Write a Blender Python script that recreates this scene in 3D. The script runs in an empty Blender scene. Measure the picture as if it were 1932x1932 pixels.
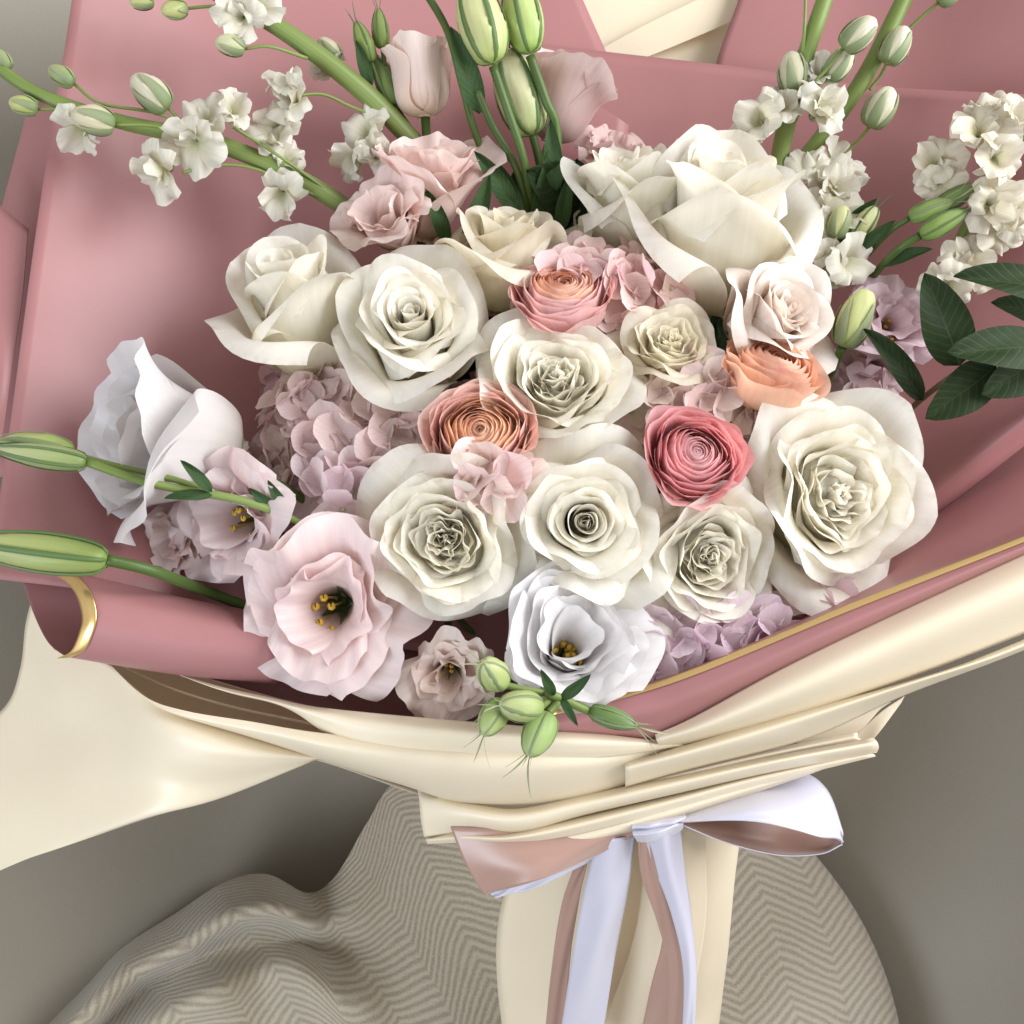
import bpy, math, random
import numpy as np
from mathutils import Matrix, Vector, Quaternion

C = bpy.context.scene.collection
sc = bpy.context.scene
rad = math.radians
random.seed(7)

# ------------------------------------------------------------------ camera
PITCH = rad(65)
DIST = 0.72
FRAME = 0.64                      # metres across the picture at the flowers
cp, sp = math.cos(PITCH), math.sin(PITCH)
AX_U = Vector((1, 0, 0))          # picture right
AX_V = Vector((0, sp, cp))        # picture up
AX_W = Vector((0, -cp, sp))       # towards the camera
ORG = Vector((0, 0, 0.62))
cam = bpy.data.cameras.new('camera')
cam_o = bpy.data.objects.new('camera', cam); C.objects.link(cam_o)
cam.sensor_width = 36; cam.lens = 36 * DIST / FRAME
cam.clip_start = 0.02; cam.clip_end = 50
RC = Matrix((AX_U, AX_V, AX_W)).transposed()
cam_o.matrix_world = Matrix.Translation(ORG + AX_W * DIST) @ RC.to_4x4()
sc.camera = cam_o
cam.dof.use_dof = False

# ------------------------------------------------------------------ light: a window at the right, dim warm room
world = bpy.data.worlds.new('World'); sc.world = world; world.use_nodes = True
bg = world.node_tree.nodes['Background']
bg.inputs[0].default_value = (1.0, 0.95, 0.90, 1); bg.inputs[1].default_value = 0.58

def area(name, pos, aim, sx, sy, power, col):
    l = bpy.data.lights.new(name, 'AREA'); l.shape = 'RECTANGLE'
    l.size = sx; l.size_y = sy; l.energy = power; l.color = col
    o = bpy.data.objects.new(name, l); C.objects.link(o)
    p = ORG + RC @ Vector(pos); a = ORG + RC @ Vector(aim)
    o.matrix_world = Matrix.Translation(p) @ (p - a).to_track_quat('Z', 'Y').to_matrix().to_4x4()
    return o
area('window_light', (1.40, 0.58, 0.74), (-.05, -0.05, -0.05), 1.4, 1.4, 56, (0.95, 0.97, 1.0))
area('far_window_light', (-1.1, -0.65, 1.0), (-.1, -0.1, 0), 0.8, 0.8, 16, (0.76, 0.87, 1.0))

vs = sc.view_settings
vs.view_transform = 'Standard'; vs.look = 'None'; vs.exposure = 0.06; vs.gamma = 1.0
sc.cycles.use_denoising = True
sc.cycles.max_bounces = 8; sc.cycles.diffuse_bounces = 5; sc.cycles.transmission_bounces = 5
sc.cycles.sample_clamp_indirect = 6

# ------------------------------------------------------------------ helpers
PXM = FRAME / 1932.0
def U(x, y, w=0.0):
    k = (DIST - w) / DIST
    return Vector(((x - 966) * PXM * k, (966 - y) * PXM * k, w))
def P(x, y, w=0.0):
    """the point seen at x, y of a 1932-wide picture, w metres nearer than the flower plane"""
    return ORG + RC @ U(x, y, w)
def D(u, v, w):
    return (RC @ Vector((u, v, w))).normalized()

def frame_matrix(loc, d, spin=0.0, scale=1.0):
    q = Vector((0, 0, 1)).rotation_difference(d)
    # keep the picture's right as reference so spin is stable
    z = d.normalized(); x = AX_U - z * AX_U.dot(z)
    if x.length < 1e-3: x = AX_V - z * AX_V.dot(z)
    x.normalize(); y = z.cross(x)
    m = Matrix((x, y, z)).transposed().to_4x4()
    return Matrix.Translation(loc) @ m @ Matrix.Rotation(spin, 4, 'Z') @ Matrix.Scale(scale, 4)

def grid_mesh(name, pts, mat, closed_u=False, uv=None):
    """pts: [nv, nu, 3] numpy"""
    nv, nu = pts.shape[:2]
    me = bpy.data.meshes.new(name)
    idx = np.arange(nv * nu).reshape(nv, nu)
    if closed_u:
        nxt = np.roll(idx, -1, axis=1)
        q = np.stack([idx[:-1], nxt[:-1], nxt[1:], idx[1:]], -1).reshape(-1, 4)
    else:
        q = np.stack([idx[:-1, :-1], idx[:-1, 1:], idx[1:, 1:], idx[1:, :-1]], -1).reshape(-1, 4)
    me.vertices.add(nv * nu); me.vertices.foreach_set('co', pts.astype(np.float32).ravel())
    n = len(q)
    me.loops.add(n * 4); me.loops.foreach_set('vertex_index', q.astype(np.int32).ravel())
    me.polygons.add(n)
    me.polygons.foreach_set('loop_start', np.arange(0, n * 4, 4, dtype=np.int32))
    me.polygons.foreach_set('use_smooth', np.ones(n, dtype=bool))
    me.update(calc_edges=True)
    lay = me.uv_layers.new(name='UVMap')
    if uv is None:
        su, tv = np.meshgrid(np.linspace(0, 1, nu), np.linspace(0, 1, nv))
        uv = np.stack([su, tv], -1)
    lay.data.foreach_set('uv', uv.reshape(-1, 2)[q.ravel()].astype(np.float32).ravel())
    if mat: me.materials.append(mat)
    return me

def link(name, me, parent=None, m=None):
    o = bpy.data.objects.new(name, me); C.objects.link(o)
    if parent is not None: o.parent = parent
    if m is not None: o.matrix_basis = m
    return o

def thing(name, label, cat, m=None, group=None):
    o = bpy.data.objects.new(name, None); C.objects.link(o)
    o.empty_display_size = 0.01
    if m is not None: o.matrix_world = m
    o['label'] = label; o['category'] = cat
    if group: o['group'] = group
    return o

def cr(pts, n):
    """Catmull-Rom resample of control points [k, d] to n points"""
    p = np.asarray(pts, float); k = len(p)
    if k == 2: return p[0] + (p[1] - p[0]) * np.linspace(0, 1, n)[:, None]
    pe = np.vstack([2 * p[0] - p[1], p, 2 * p[-1] - p[-2]])
    t = np.linspace(0, k - 1 - 1e-9, n); i = t.astype(int); f = (t - i)[:, None]
    a, b, c, d = pe[i], pe[i + 1], pe[i + 2], pe[i + 3]
    return 0.5 * (2 * b + (c - a) * f + (2 * a - 5 * b + 4 * c - d) * f ** 2 + (3 * b - a - 3 * c + d) * f ** 3)

def world_pts(a):
    """[.., 3] picture x, y, w -> world metres"""
    a = np.asarray(a, float); k = (DIST - a[..., 2]) / DIST
    u = (a[..., 0] - 966) * PXM * k; v = (966 - a[..., 1]) * PXM * k; w = a[..., 2]
    M = np.array([list(AX_U), list(AX_V), list(AX_W)])
    return np.stack([u, v, w], -1) @ M + np.array(ORG)

def sheet(name, rows, mat, parent, thick=0.0003, nu=48, nv=28, wave=0.0, seed=0):
    """a smooth paper sheet through rows of (x, y, w) control points"""
    R = [cr(world_pts(r), nu) for r in rows]
    R = np.array(R)
    G = np.stack([cr(R[:, i], nv) for i in range(nu)], 1)
    if wave:
        rg = np.random.default_rng(seed)
        s, t = np.meshgrid(np.linspace(0, 1, nu), np.linspace(0, 1, nv))
        h = sum(math.sin(1) * np.sin(rg.uniform(3, 14) * s + rg.uniform(3, 10) * t + rg.uniform(0, 6)) for _ in range(4))
        G = G + (h * wave)[..., None] * np.array(AX_W)
    loc = np.array(parent.location) if parent else 0
    me = grid_mesh(name, G - loc, mat)
    o = link(name, me, parent)
    if thick:
        md = o.modifiers.new('thickness', 'SOLIDIFY'); md.thickness = thick; md.offset = 0
    return o

def tube_pts(path, radii, n=10, flat=1.0):
    p = np.asarray(path, float); k = len(p)
    tang = np.gradient(p, axis=0); tang /= np.linalg.norm(tang, axis=1)[:, None] + 1e-12
    ref = np.array([0.31, 0.77, -0.55]); out = []
    for i in range(k):
        a = ref - tang[i] * ref.dot(tang[i]); a /= np.linalg.norm(a); ref = a
        b = np.cross(tang[i], a)
        th = np.linspace(0, 2 * math.pi, n, endpoint=False)
        out.append(p[i] + radii[i] * (np.cos(th)[:, None] * a + flat * np.sin(th)[:, None] * b))
    return np.array(out)

def tube(name, ctrl, radii, mat, parent, n=10, k=20, ribs=0.0, minv=None):
    """ctrl world points; parent inverse matrix minv brings them local"""
    path = cr(ctrl, k); rr = cr([[r] for r in radii], k)[:, 0]
    t = tube_pts(path, rr, n)
    if ribs:
        c = path[:, None, :]; m = 1 + ribs * (np.arange(n) % 2)[None, :, None]
        t = c + (t - c) * m
    # cap by shrinking
    t = np.concatenate([t[:1] * 0 + path[0], t, t[-1:] * 0 + path[-1]], 0)
    if minv is not None:
        M = np.array(minv); t = t @ M[:3, :3].T + M[:3, 3]
    elif parent is not None: t = t - np.array(parent.location)
    return link(name, grid_mesh(name, t, mat, closed_u=True), parent)

# ------------------------------------------------------------------ materials
def nodes(name):
    m = bpy.data.materials.new(name); m.use_nodes = True
    nt = m.node_tree; nt.nodes.clear()
    out = nt.nodes.new('ShaderNodeOutputMaterial')
    return m, nt, out
def N(nt, t, **kw):
    n = nt.nodes.new(t)
    for k, v in kw.items():
        if k.startswith('i_'):
            key = k[2:]; key = int(key) if key.isdigit() else key.replace('_', ' ')
            n.inputs[key].default_value = v
        else: setattr(n, k, v)
    return n
def c4(c): return (c[0], c[1], c[2], 1)

def petal_mat(name, base, mid, tip, trans=0.3, rough=0.5, vein=0.10, edge=None, spots=0.0, sheen=0.15, tcol=None):
    """colour runs from base to tip along V; fine veins fan along the petal"""
    m, nt, out = nodes(name); L = nt.links
    uv = N(nt, 'ShaderNodeUVMap'); sep = N(nt, 'ShaderNodeSeparateXYZ'); L.new(uv.outputs[0], sep.inputs[0])
    geo = N(nt, 'ShaderNodeNewGeometry') ; oi = N(nt, 'ShaderNodeObjectInfo'); tc = N(nt, 'ShaderNodeTexCoord')
    nz = N(nt, 'ShaderNodeTexNoise', i_Scale=2.2, i_Detail=3.0); 
    L.new(tc.outputs['Object'], nz.inputs['Vector']) 
    nz.inputs['Scale'].default_value = 45
    ad = N(nt, 'ShaderNodeMath', operation='MULTIPLY_ADD'); ad.inputs[1].default_value = 0.12; 
    L.new(nz.outputs[0], ad.inputs[0]); L.new(sep.outputs[1], ad.inputs[2])
    sb = N(nt, 'ShaderNodeMath', operation='SUBTRACT'); sb.inputs[1].default_value = 0.06; L.new(ad.outputs[0], sb.inputs[0])
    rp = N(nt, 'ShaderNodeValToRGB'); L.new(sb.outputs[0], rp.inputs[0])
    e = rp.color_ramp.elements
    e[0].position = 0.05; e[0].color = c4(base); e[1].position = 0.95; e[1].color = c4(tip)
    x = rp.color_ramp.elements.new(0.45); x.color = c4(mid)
    # object tint
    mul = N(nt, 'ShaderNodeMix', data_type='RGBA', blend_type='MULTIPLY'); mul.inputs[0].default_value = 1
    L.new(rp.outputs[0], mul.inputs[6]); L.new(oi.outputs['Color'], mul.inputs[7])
    # veins
    mp = N(nt, 'ShaderNodeMapping'); mp.inputs['Scale'].default_value = (26, 1.6, 1)
    L.new(uv.outputs[0], mp.inputs[0])
    vn = N(nt, 'ShaderNodeTexNoise', i_Scale=1.0, i_Detail=4.0); L.new(mp.outputs[0], vn.inputs['Vector'])
    vr = N(nt, 'ShaderNodeMapRange'); vr.inputs[1].default_value = .3; vr.inputs[2].default_value = .7
    vr.inputs[3].default_value = 1 - vein; vr.inputs[4].default_value = 1.0 + vein * .3
    L.new(vn.outputs[0], vr.inputs[0])
    cm = N(nt, 'ShaderNodeMix', data_type='RGBA', blend_type='MULTIPLY'); cm.inputs[0].default_value = 1
    L.new(mul.outputs[2], cm.inputs[6]); L.new(vr.outputs[0], cm.inputs[7])
    col = cm.outputs[2]
    if edge:      # bruised or tinted rim at the petal's own edge
        er = N(nt, 'ShaderNodeMapRange'); er.inputs[1].default_value = 0.93; er.inputs[2].default_value = 1.0
        L.new(sep.outputs[1], er.inputs[0])
        en = N(nt, 'ShaderNodeTexNoise', i_Scale=120.0, i_Detail=3.0); L.new(tc.outputs['Object'], en.inputs['Vector'])
        eg = N(nt, 'ShaderNodeMapRange'); eg.inputs[1].default_value = .52; eg.inputs[2].default_value = .68; L.new(en.outputs[0], eg.inputs[0])
        em = N(nt, 'ShaderNodeMath', operation='MULTIPLY'); L.new(er.outputs[0], em.inputs[0]); L.new(eg.outputs[0], em.inputs[1])
        e2 = N(nt, 'ShaderNodeMath', operation='MULTIPLY'); e2.inputs[1].default_value = 0.32; L.new(em.outputs[0], e2.inputs[0])
        mx = N(nt, 'ShaderNodeMix', data_type='RGBA'); L.new(e2.outputs[0], mx.inputs[0]); L.new(col, mx.inputs[6]); mx.inputs[7].default_value = c4(edge)
        col = mx.outputs[2]
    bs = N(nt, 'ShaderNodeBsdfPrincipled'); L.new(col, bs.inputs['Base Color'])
    bs.inputs['Roughness'].default_value = rough; bs.inputs['Specular IOR Level'].default_value = 0.35
    bs.inputs['Sheen Weight'].default_value = sheen; bs.inputs['Sheen Roughness'].default_value = .4
    fn = N(nt, 'ShaderNodeTexNoise', i_Scale=900.0, i_Detail=2.0); L.new(tc.outputs['Object'], fn.inputs['Vector'])
    sm = N(nt, 'ShaderNodeMath', operation='MULTIPLY_ADD'); sm.inputs[1].default_value = .35; L.new(fn.outputs[0], sm.inputs[0]); L.new(vn.outputs[0], sm.inputs[2])
    bp = N(nt, 'ShaderNodeBump', i_Strength=0.22, i_Distance=0.0004); L.new(sm.outputs[0], bp.inputs['Height'])
    L.new(bp.outputs[0], bs.inputs['Normal'])
    tr = N(nt, 'ShaderNodeBsdfTranslucent'); L.new(bp.outputs[0], tr.inputs['Normal'])
    if tcol:
        tm = N(nt, 'ShaderNodeMix', data_type='RGBA', blend_type='MULTIPLY'); tm.inputs[0].default_value = 1
        L.new(col, tm.inputs[6]); tm.inputs[7].default_value = c4(tcol); L.new(tm.outputs[2], tr.inputs[0])
    else: L.new(col, tr.inputs[0])
    ms = N(nt, 'ShaderNodeMixShader'); ms.inputs[0].default_value = trans
    L.new(bs.outputs[0], ms.inputs[1]); L.new(tr.outputs[0], ms.inputs[2]); L.new(ms.outputs[0], out.inputs[0])
    return m

WARM = (1.0, 0.96, 0.87)
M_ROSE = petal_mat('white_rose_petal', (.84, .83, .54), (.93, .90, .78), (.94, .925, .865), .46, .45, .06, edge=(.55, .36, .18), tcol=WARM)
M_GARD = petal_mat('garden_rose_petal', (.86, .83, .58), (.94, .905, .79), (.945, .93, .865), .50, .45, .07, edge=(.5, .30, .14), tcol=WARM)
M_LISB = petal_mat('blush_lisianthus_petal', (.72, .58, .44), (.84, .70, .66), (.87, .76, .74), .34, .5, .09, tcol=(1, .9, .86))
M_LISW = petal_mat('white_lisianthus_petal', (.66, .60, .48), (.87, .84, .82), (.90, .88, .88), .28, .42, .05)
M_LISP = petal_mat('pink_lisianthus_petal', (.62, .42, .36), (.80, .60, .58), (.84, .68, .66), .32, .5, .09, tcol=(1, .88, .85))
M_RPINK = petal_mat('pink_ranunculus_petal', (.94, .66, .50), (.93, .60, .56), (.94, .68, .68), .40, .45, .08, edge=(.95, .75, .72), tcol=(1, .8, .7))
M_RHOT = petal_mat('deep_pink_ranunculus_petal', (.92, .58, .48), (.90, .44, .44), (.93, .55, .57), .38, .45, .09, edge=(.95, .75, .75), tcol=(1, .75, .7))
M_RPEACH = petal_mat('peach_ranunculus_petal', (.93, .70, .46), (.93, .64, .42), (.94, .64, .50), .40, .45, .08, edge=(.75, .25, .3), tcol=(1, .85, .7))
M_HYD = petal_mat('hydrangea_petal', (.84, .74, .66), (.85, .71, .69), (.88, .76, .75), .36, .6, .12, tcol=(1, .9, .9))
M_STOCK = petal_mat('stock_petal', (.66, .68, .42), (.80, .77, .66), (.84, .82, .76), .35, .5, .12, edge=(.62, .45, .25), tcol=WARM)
M_SEPAL = petal_mat('sepal_green', (.12, .20, .06), (.12, .20, .07), (.10, .17, .08), .15, .45, .15, sheen=.05)
M_BUDG = petal_mat('green_bud', (.22, .31, .09), (.36, .42, .18), (.50, .52, .30), .2, .4, .10, sheen=.05)
M_BUDY = petal_mat('pale_yellow_bud', (.40, .50, .15), (.66, .68, .34), (.76, .74, .42), .25, .4, .10, sheen=.05)
M_BUDC = petal_mat('cream_bud', (.55, .58, .30), (.76, .73, .56), (.80, .76, .62), .3, .45, .15, sheen=.05)
M_BUDS = petal_mat('bud_sepal_green', (.20, .27, .10), (.23, .29, .15), (.38, .40, .24), .15, .5, .15, sheen=.05)
M_STEM = petal_mat('stock_stem_green', (.17, .24, .055), (.20, .27, .075), (.22, .29, .09), .05, .4, .15, sheen=.05)
M_STEMD = petal_mat('lisianthus_stem_green', (.07, .12, .025), (.09, .15, .035), (.11, .18, .045), .05, .4, .3, sheen=.05)
M_LEAF = petal_mat('ruscus_leaf', (.020, .036, .012), (.022, .040, .013), (.020, .036, .012), .08, .5, .35, sheen=.05)
M_LEAFL = petal_mat('lisianthus_leaf', (.04, .08, .028), (.05, .095, .032), (.05, .095, .035), .1, .42, .3, sheen=.05)
def leaf_mat(name, col, rib):
    m, nt, out = nodes(name); L = nt.links
    uv = N(nt, 'ShaderNodeUVMap'); sep = N(nt, 'ShaderNodeSeparateXYZ'); L.new(uv.outputs[0], sep.inputs[0]); tc = N(nt, 'ShaderNodeTexCoord')
    def M(op, a, b=None, c=None):
        n = N(nt, 'ShaderNodeMath', operation=op)
        for i, v in enumerate((a, b, c)):
            if v is None: continue
            if isinstance(v, (int, float)): n.inputs[i].default_value = v
            else: L.new(v, n.inputs[i])
        return n.outputs[0]
    ax = M('ABSOLUTE', M('SUBTRACT', sep.outputs[0], .5))
    nz = N(nt, 'ShaderNodeTexNoise', i_Scale=60.0, i_Detail=5.0); L.new(uv.outputs[0], nz.inputs['Vector']); nz.inputs['Scale'].default_value = 6
    ph = M('MULTIPLY_ADD', nz.outputs[0], 2.0, M('MULTIPLY', M('SUBTRACT', sep.outputs[1], M('MULTIPLY', ax, .45)), 62))
    side = M('POWER', M('MULTIPLY_ADD', M('SINE', ph), .5, .5), 8)
    mid = M('SUBTRACT', 1.0, M('SMOOTH_MIN', M('MULTIPLY', ax, 45), 1.0, .1))
    v = M('MAXIMUM', M('MULTIPLY', side, .35), mid)
    rp = N(nt, 'ShaderNodeMix', data_type='RGBA'); L.new(v, rp.inputs[0]); rp.inputs[6].default_value = c4(col); rp.inputs[7].default_value = c4(rib)
    n2 = N(nt, 'ShaderNodeTexNoise', i_Scale=3.0, i_Detail=5.0); L.new(uv.outputs[0], n2.inputs['Vector'])
    mr = N(nt, 'ShaderNodeMapRange'); mr.inputs[3].default_value = .55; mr.inputs[4].default_value = 1.35; L.new(n2.outputs[0], mr.inputs[0])
    mx = N(nt, 'ShaderNodeMix', data_type='RGBA', blend_type='MULTIPLY'); mx.inputs[0].default_value = 1; L.new(rp.outputs[2], mx.inputs[6]); L.new(mr.outputs[0], mx.inputs[7])
    bs = N(nt, 'ShaderNodeBsdfPrincipled'); L.new(mx.outputs[2], bs.inputs['Base Color']); bs.inputs['Roughness'].default_value = .55; bs.inputs['Specular IOR Level'].default_value = .14
    bp = N(nt, 'ShaderNodeBump', i_Strength=.5, i_Distance=.0006); bp.invert = True; L.new(v, bp.inputs['Height']); L.new(bp.outputs[0], bs.inputs['Normal'])
    tr = N(nt, 'ShaderNodeBsdfTranslucent'); L.new(mx.outputs[2], tr.inputs[0]); ms = N(nt, 'ShaderNodeMixShader'); ms.inputs[0].default_value = .1
    L.new(bs.outputs[0], ms.inputs[1]); L.new(tr.outputs[0], ms.inputs[2]); L.new(ms.outputs[0], out.inputs[0]); return m
M_LEAF = leaf_mat('ruscus_leaf_veined', (.022, .040, .014), (.060, .085, .034))
M_LEAFL = leaf_mat('lisianthus_leaf_veined', (.042, .085, .030), (.09, .14, .06))
M_TWIG = petal_mat('twig_brown', (.12, .09, .04), (.15, .11, .05), (.16, .12, .05), .0, .6, .3)
M_STAM = petal_mat('stamen_yellow', (.60, .36, .03), (.72, .45, .05), (.78, .50, .06), .05, .6, .4)

def paper_mat(name, col, rough=0.42, trans=0.1, coat=0.15, tcol=None, spec=.5):
    m, nt, out = nodes(name); L = nt.links
    tc = N(nt, 'ShaderNodeTexCoord')
    nz = N(nt, 'ShaderNodeTexNoise', i_Scale=14.0, i_Detail=3.0); L.new(tc.outputs['Object'], nz.inputs['Vector'])
    mr = N(nt, 'ShaderNodeMapRange'); mr.inputs[3].default_value = .94; mr.inputs[4].default_value = 1.04; L.new(nz.outputs[0], mr.inputs[0])
    mx = N(nt, 'ShaderNodeMix', data_type='RGBA', blend_type='MULTIPLY'); mx.inputs[0].default_value = 1
    mx.inputs[6].default_value = c4(col); L.new(mr.outputs[0], mx.inputs[7])
    bs = N(nt, 'ShaderNodeBsdfPrincipled'); L.new(mx.outputs[2], bs.inputs['Base Color'])
    bs.inputs['Roughness'].default_value = rough; bs.inputs['Specular IOR Level'].default_value = spec
    fn = N(nt, 'ShaderNodeTexNoise', i_Scale=1500.0, i_Detail=2.0); L.new(tc.outputs['Object'], fn.inputs['Vector'])
    f2 = N(nt, 'ShaderNodeTexNoise', i_Scale=9.0, i_Detail=2.0); L.new(tc.outputs['Object'], f2.inputs['Vector'])
    b1 = N(nt, 'ShaderNodeBump', i_Strength=0.12, i_Distance=0.0002); L.new(fn.outputs[0], b1.inputs['Height'])
    b2 = N(nt, 'ShaderNodeBump', i_Strength=0.12, i_Distance=0.02); L.new(f2.outputs[0], b2.inputs['Height']); L.new(b1.outputs[0], b2.inputs['Normal'])
    L.new(b2.outputs[0], bs.inputs['Normal'])
    tr = N(nt, 'ShaderNodeBsdfTranslucent'); tr.inputs[0].default_value = c4(tcol or col)
    ms = N(nt, 'ShaderNodeMixShader'); ms.inputs[0].default_value = trans
    L.new(bs.outputs[0], ms.inputs[1]); L.new(tr.outputs[0], ms.inputs[2]); L.new(ms.outputs[0], out.inputs[0])
    return m
M_PINK = paper_mat('pink_wrapping_film', (.40, .180, .182), .42, .04)
M_CREAM = paper_mat('cream_wrapping_film', (.88, .79, .61), .36, .16, tcol=(.94, .72, .40))
M_GOLD, nt, out = nodes('gold_foil_trim')
g = N(nt, 'ShaderNodeBsdfPrincipled'); g.inputs['Base Color'].default_value = (.78, .55, .24, 1); g.inputs['Metallic'].default_value = .85; g.inputs['Roughness'].default_value = .32
nt.links.new(g.outputs[0], out.inputs[0])

def satin(name, col, rough=.32):
    m, nt, out = nodes(name); L = nt.links
    uv = N(nt, 'ShaderNodeUVMap'); mp = N(nt, 'ShaderNodeMapping'); mp.inputs['Scale'].default_value = (260, 700, 1); L.new(uv.outputs[0], mp.inputs[0])
    nz = N(nt, 'ShaderNodeTexNoise', i_Scale=1.0, i_Detail=2.0); L.new(mp.outputs[0], nz.inputs['Vector'])
    mr = N(nt, 'ShaderNodeMapRange'); mr.inputs[3].default_value = .82; mr.inputs[4].default_value = 1.1; L.new(nz.outputs[0], mr.inputs[0])
    mx = N(nt, 'ShaderNodeMix', data_type='RGBA', blend_type='MULTIPLY'); mx.inputs[0].default_value = 1; mx.inputs[6].default_value = c4(col); L.new(mr.outputs[0], mx.inputs[7])
    bs = N(nt, 'ShaderNodeBsdfPrincipled'); L.new(mx.outputs[2], bs.inputs['Base Color'])
    bs.inputs['Roughness'].default_value = rough; bs.inputs['Specular IOR Level'].default_value = .8; bs.inputs['Anisotropic'].default_value = .5
    bs.inputs['Sheen Weight'].default_value = .4
    bp = N(nt, 'ShaderNodeBump', i_Strength=.15, i_Distance=.0003); L.new(nz.outputs[0], bp.inputs['Height']); L.new(bp.outputs[0], bs.inputs['Normal'])
    L.new(bs.outputs[0], out.inputs[0]); return m
M_SATW = satin('white_satin', (.58, .57, .68)); M_SATR = satin('rose_satin', (.42, .25, .20))

def herringbone(name, sx, sy, light, dark):
    """broken-twill zigzag: the diagonal flips with every band; sx bands, sy ribs per UV unit"""
    m, nt, out = nodes(name); L = nt.links
    uv = N(nt, 'ShaderNodeUVMap'); tc = N(nt, 'ShaderNodeTexCoord')
    wn = N(nt, 'ShaderNodeTexNoise', i_Scale=16.0, i_Detail=3.0); L.new(tc.outputs['Object'], wn.inputs['Vector'])
    wv = N(nt, 'ShaderNodeVectorMath', operation='SCALE'); wv.inputs['Scale'].default_value = .024; L.new(wn.outputs[1], wv.inputs[0])
    wa = N(nt, 'ShaderNodeVectorMath', operation='ADD'); L.new(uv.outputs[0], wa.inputs[0]); L.new(wv.outputs[0], wa.inputs[1])
    sep = N(nt, 'ShaderNodeSeparateXYZ'); L.new(wa.outputs[0], sep.inputs[0])
    def M(op, a, b=None, c=None):
        n = N(nt, 'ShaderNodeMath', operation=op)
        for i, v in enumerate((a, b, c)):
            if v is None: continue
            if isinstance(v, (int, float)): n.inputs[i].default_value = v
            else: L.new(v, n.inputs[i])
        return n.outputs[0]
    x = M('MULTIPLY', sep.outputs[0], sx); pp = M('PINGPONG', x, 1.0)
    y = M('MULTIPLY_ADD', sep.outputs[1], sy, M('MULTIPLY', pp, 3.6))
    s = M('SINE', M('MULTIPLY', y, 2 * math.pi))
    fib = N(nt, 'ShaderNodeTexNoise', i_Scale=700.0, i_Detail=3.0); L.new(tc.outputs['Object'], fib.inputs['Vector'])
    k = M('ADD', M('MULTIPLY_ADD', s, .36, .5), M('MULTIPLY_ADD', fib.outputs[0], 1.3, -.65))
    rp = N(nt, 'ShaderNodeValToRGB'); L.new(k, rp.inputs[0]); rp.color_ramp.elements[0].color = c4(dark); rp.color_ramp.elements[1].color = c4(light)
    rp.color_ramp.elements[0].position = .12; rp.color_ramp.elements[1].position = .8
    bs = N(nt, 'ShaderNodeBsdfPrincipled'); L.new(rp.outputs[0], bs.inputs['Base Color']); bs.inputs['Roughness'].default_value = .9; bs.inputs['Sheen Weight'].default_value = .3
    bp = N(nt, 'ShaderNodeBump', i_Strength=.6, i_Distance=.0012); L.new(k, bp.inputs['Height']); L.new(bp.outputs[0], bs.inputs['Normal'])
    L.new(bs.outputs[0], out.inputs[0]); return m
M_HERR = herringbone('herringbone_wool', 11.4, 64, (.46, .41, .33), (.31, .27, .21))
M_HERR2 = herringbone('herringbone_wool_throw', 11.4, 64, (.45, .40, .31), (.30, .255, .19))

M_FLOOR, nt, out = nodes('grey_floor')
L = nt.links; tc = N(nt, 'ShaderNodeTexCoord')
nz = N(nt, 'ShaderNodeTexNoise', i_Scale=3.0, i_Detail=4.0); L.new(tc.outputs['Object'], nz.inputs['Vector'])
n2 = N(nt, 'ShaderNodeTexNoise', i_Scale=420.0, i_Detail=3.0); L.new(tc.outputs['Object'], n2.inputs['Vector'])
ad = N(nt, 'ShaderNodeMath', operation='MULTIPLY_ADD'); ad.inputs[1].default_value = .3; L.new(n2.outputs[0], ad.inputs[0]); L.new(nz.outputs[0], ad.inputs[2])
rp = N(nt, 'ShaderNodeValToRGB'); L.new(ad.outputs[0], rp.inputs[0])
rp.color_ramp.elements[0].position = .3; rp.color_ramp.elements[1].position = .9
rp.color_ramp.elements[0].color = (.265, .24, .19, 1); rp.color_ramp.elements[1].color = (.315, .285, .235, 1)
bs = N(nt, 'ShaderNodeBsdfPrincipled'); L.new(rp.outputs[0], bs.inputs['Base Color']); bs.inputs['Roughness'].default_value = .7
bp = N(nt, 'ShaderNodeBump', i_Strength=.2, i_Distance=.0008); L.new(n2.outputs[0], bp.inputs['Height']); L.new(bp.outputs[0], bs.inputs['Normal'])
L.new(bs.outputs[0], out.inputs[0])

# ------------------------------------------------------------------ setting: floor, round seat, throw
def hplane(x, y, z):
    """world point at height z seen at picture x, y"""
    o = ORG + AX_W * DIST; d = P(x, y, 0) - o
    return o + d * ((z - o.z) / d.z)
Z_SEAT, Z_FLOOR = ORG.z - 0.44, ORG.z - 0.62
me = grid_mesh('floor', np.array([[[-6, -6, Z_FLOOR], [6, -6, Z_FLOOR]], [[-6, 6, Z_FLOOR], [6, 6, Z_FLOOR]]], float), M_FLOOR)
fl = link('floor', me); fl['kind'] = 'structure'

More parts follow.
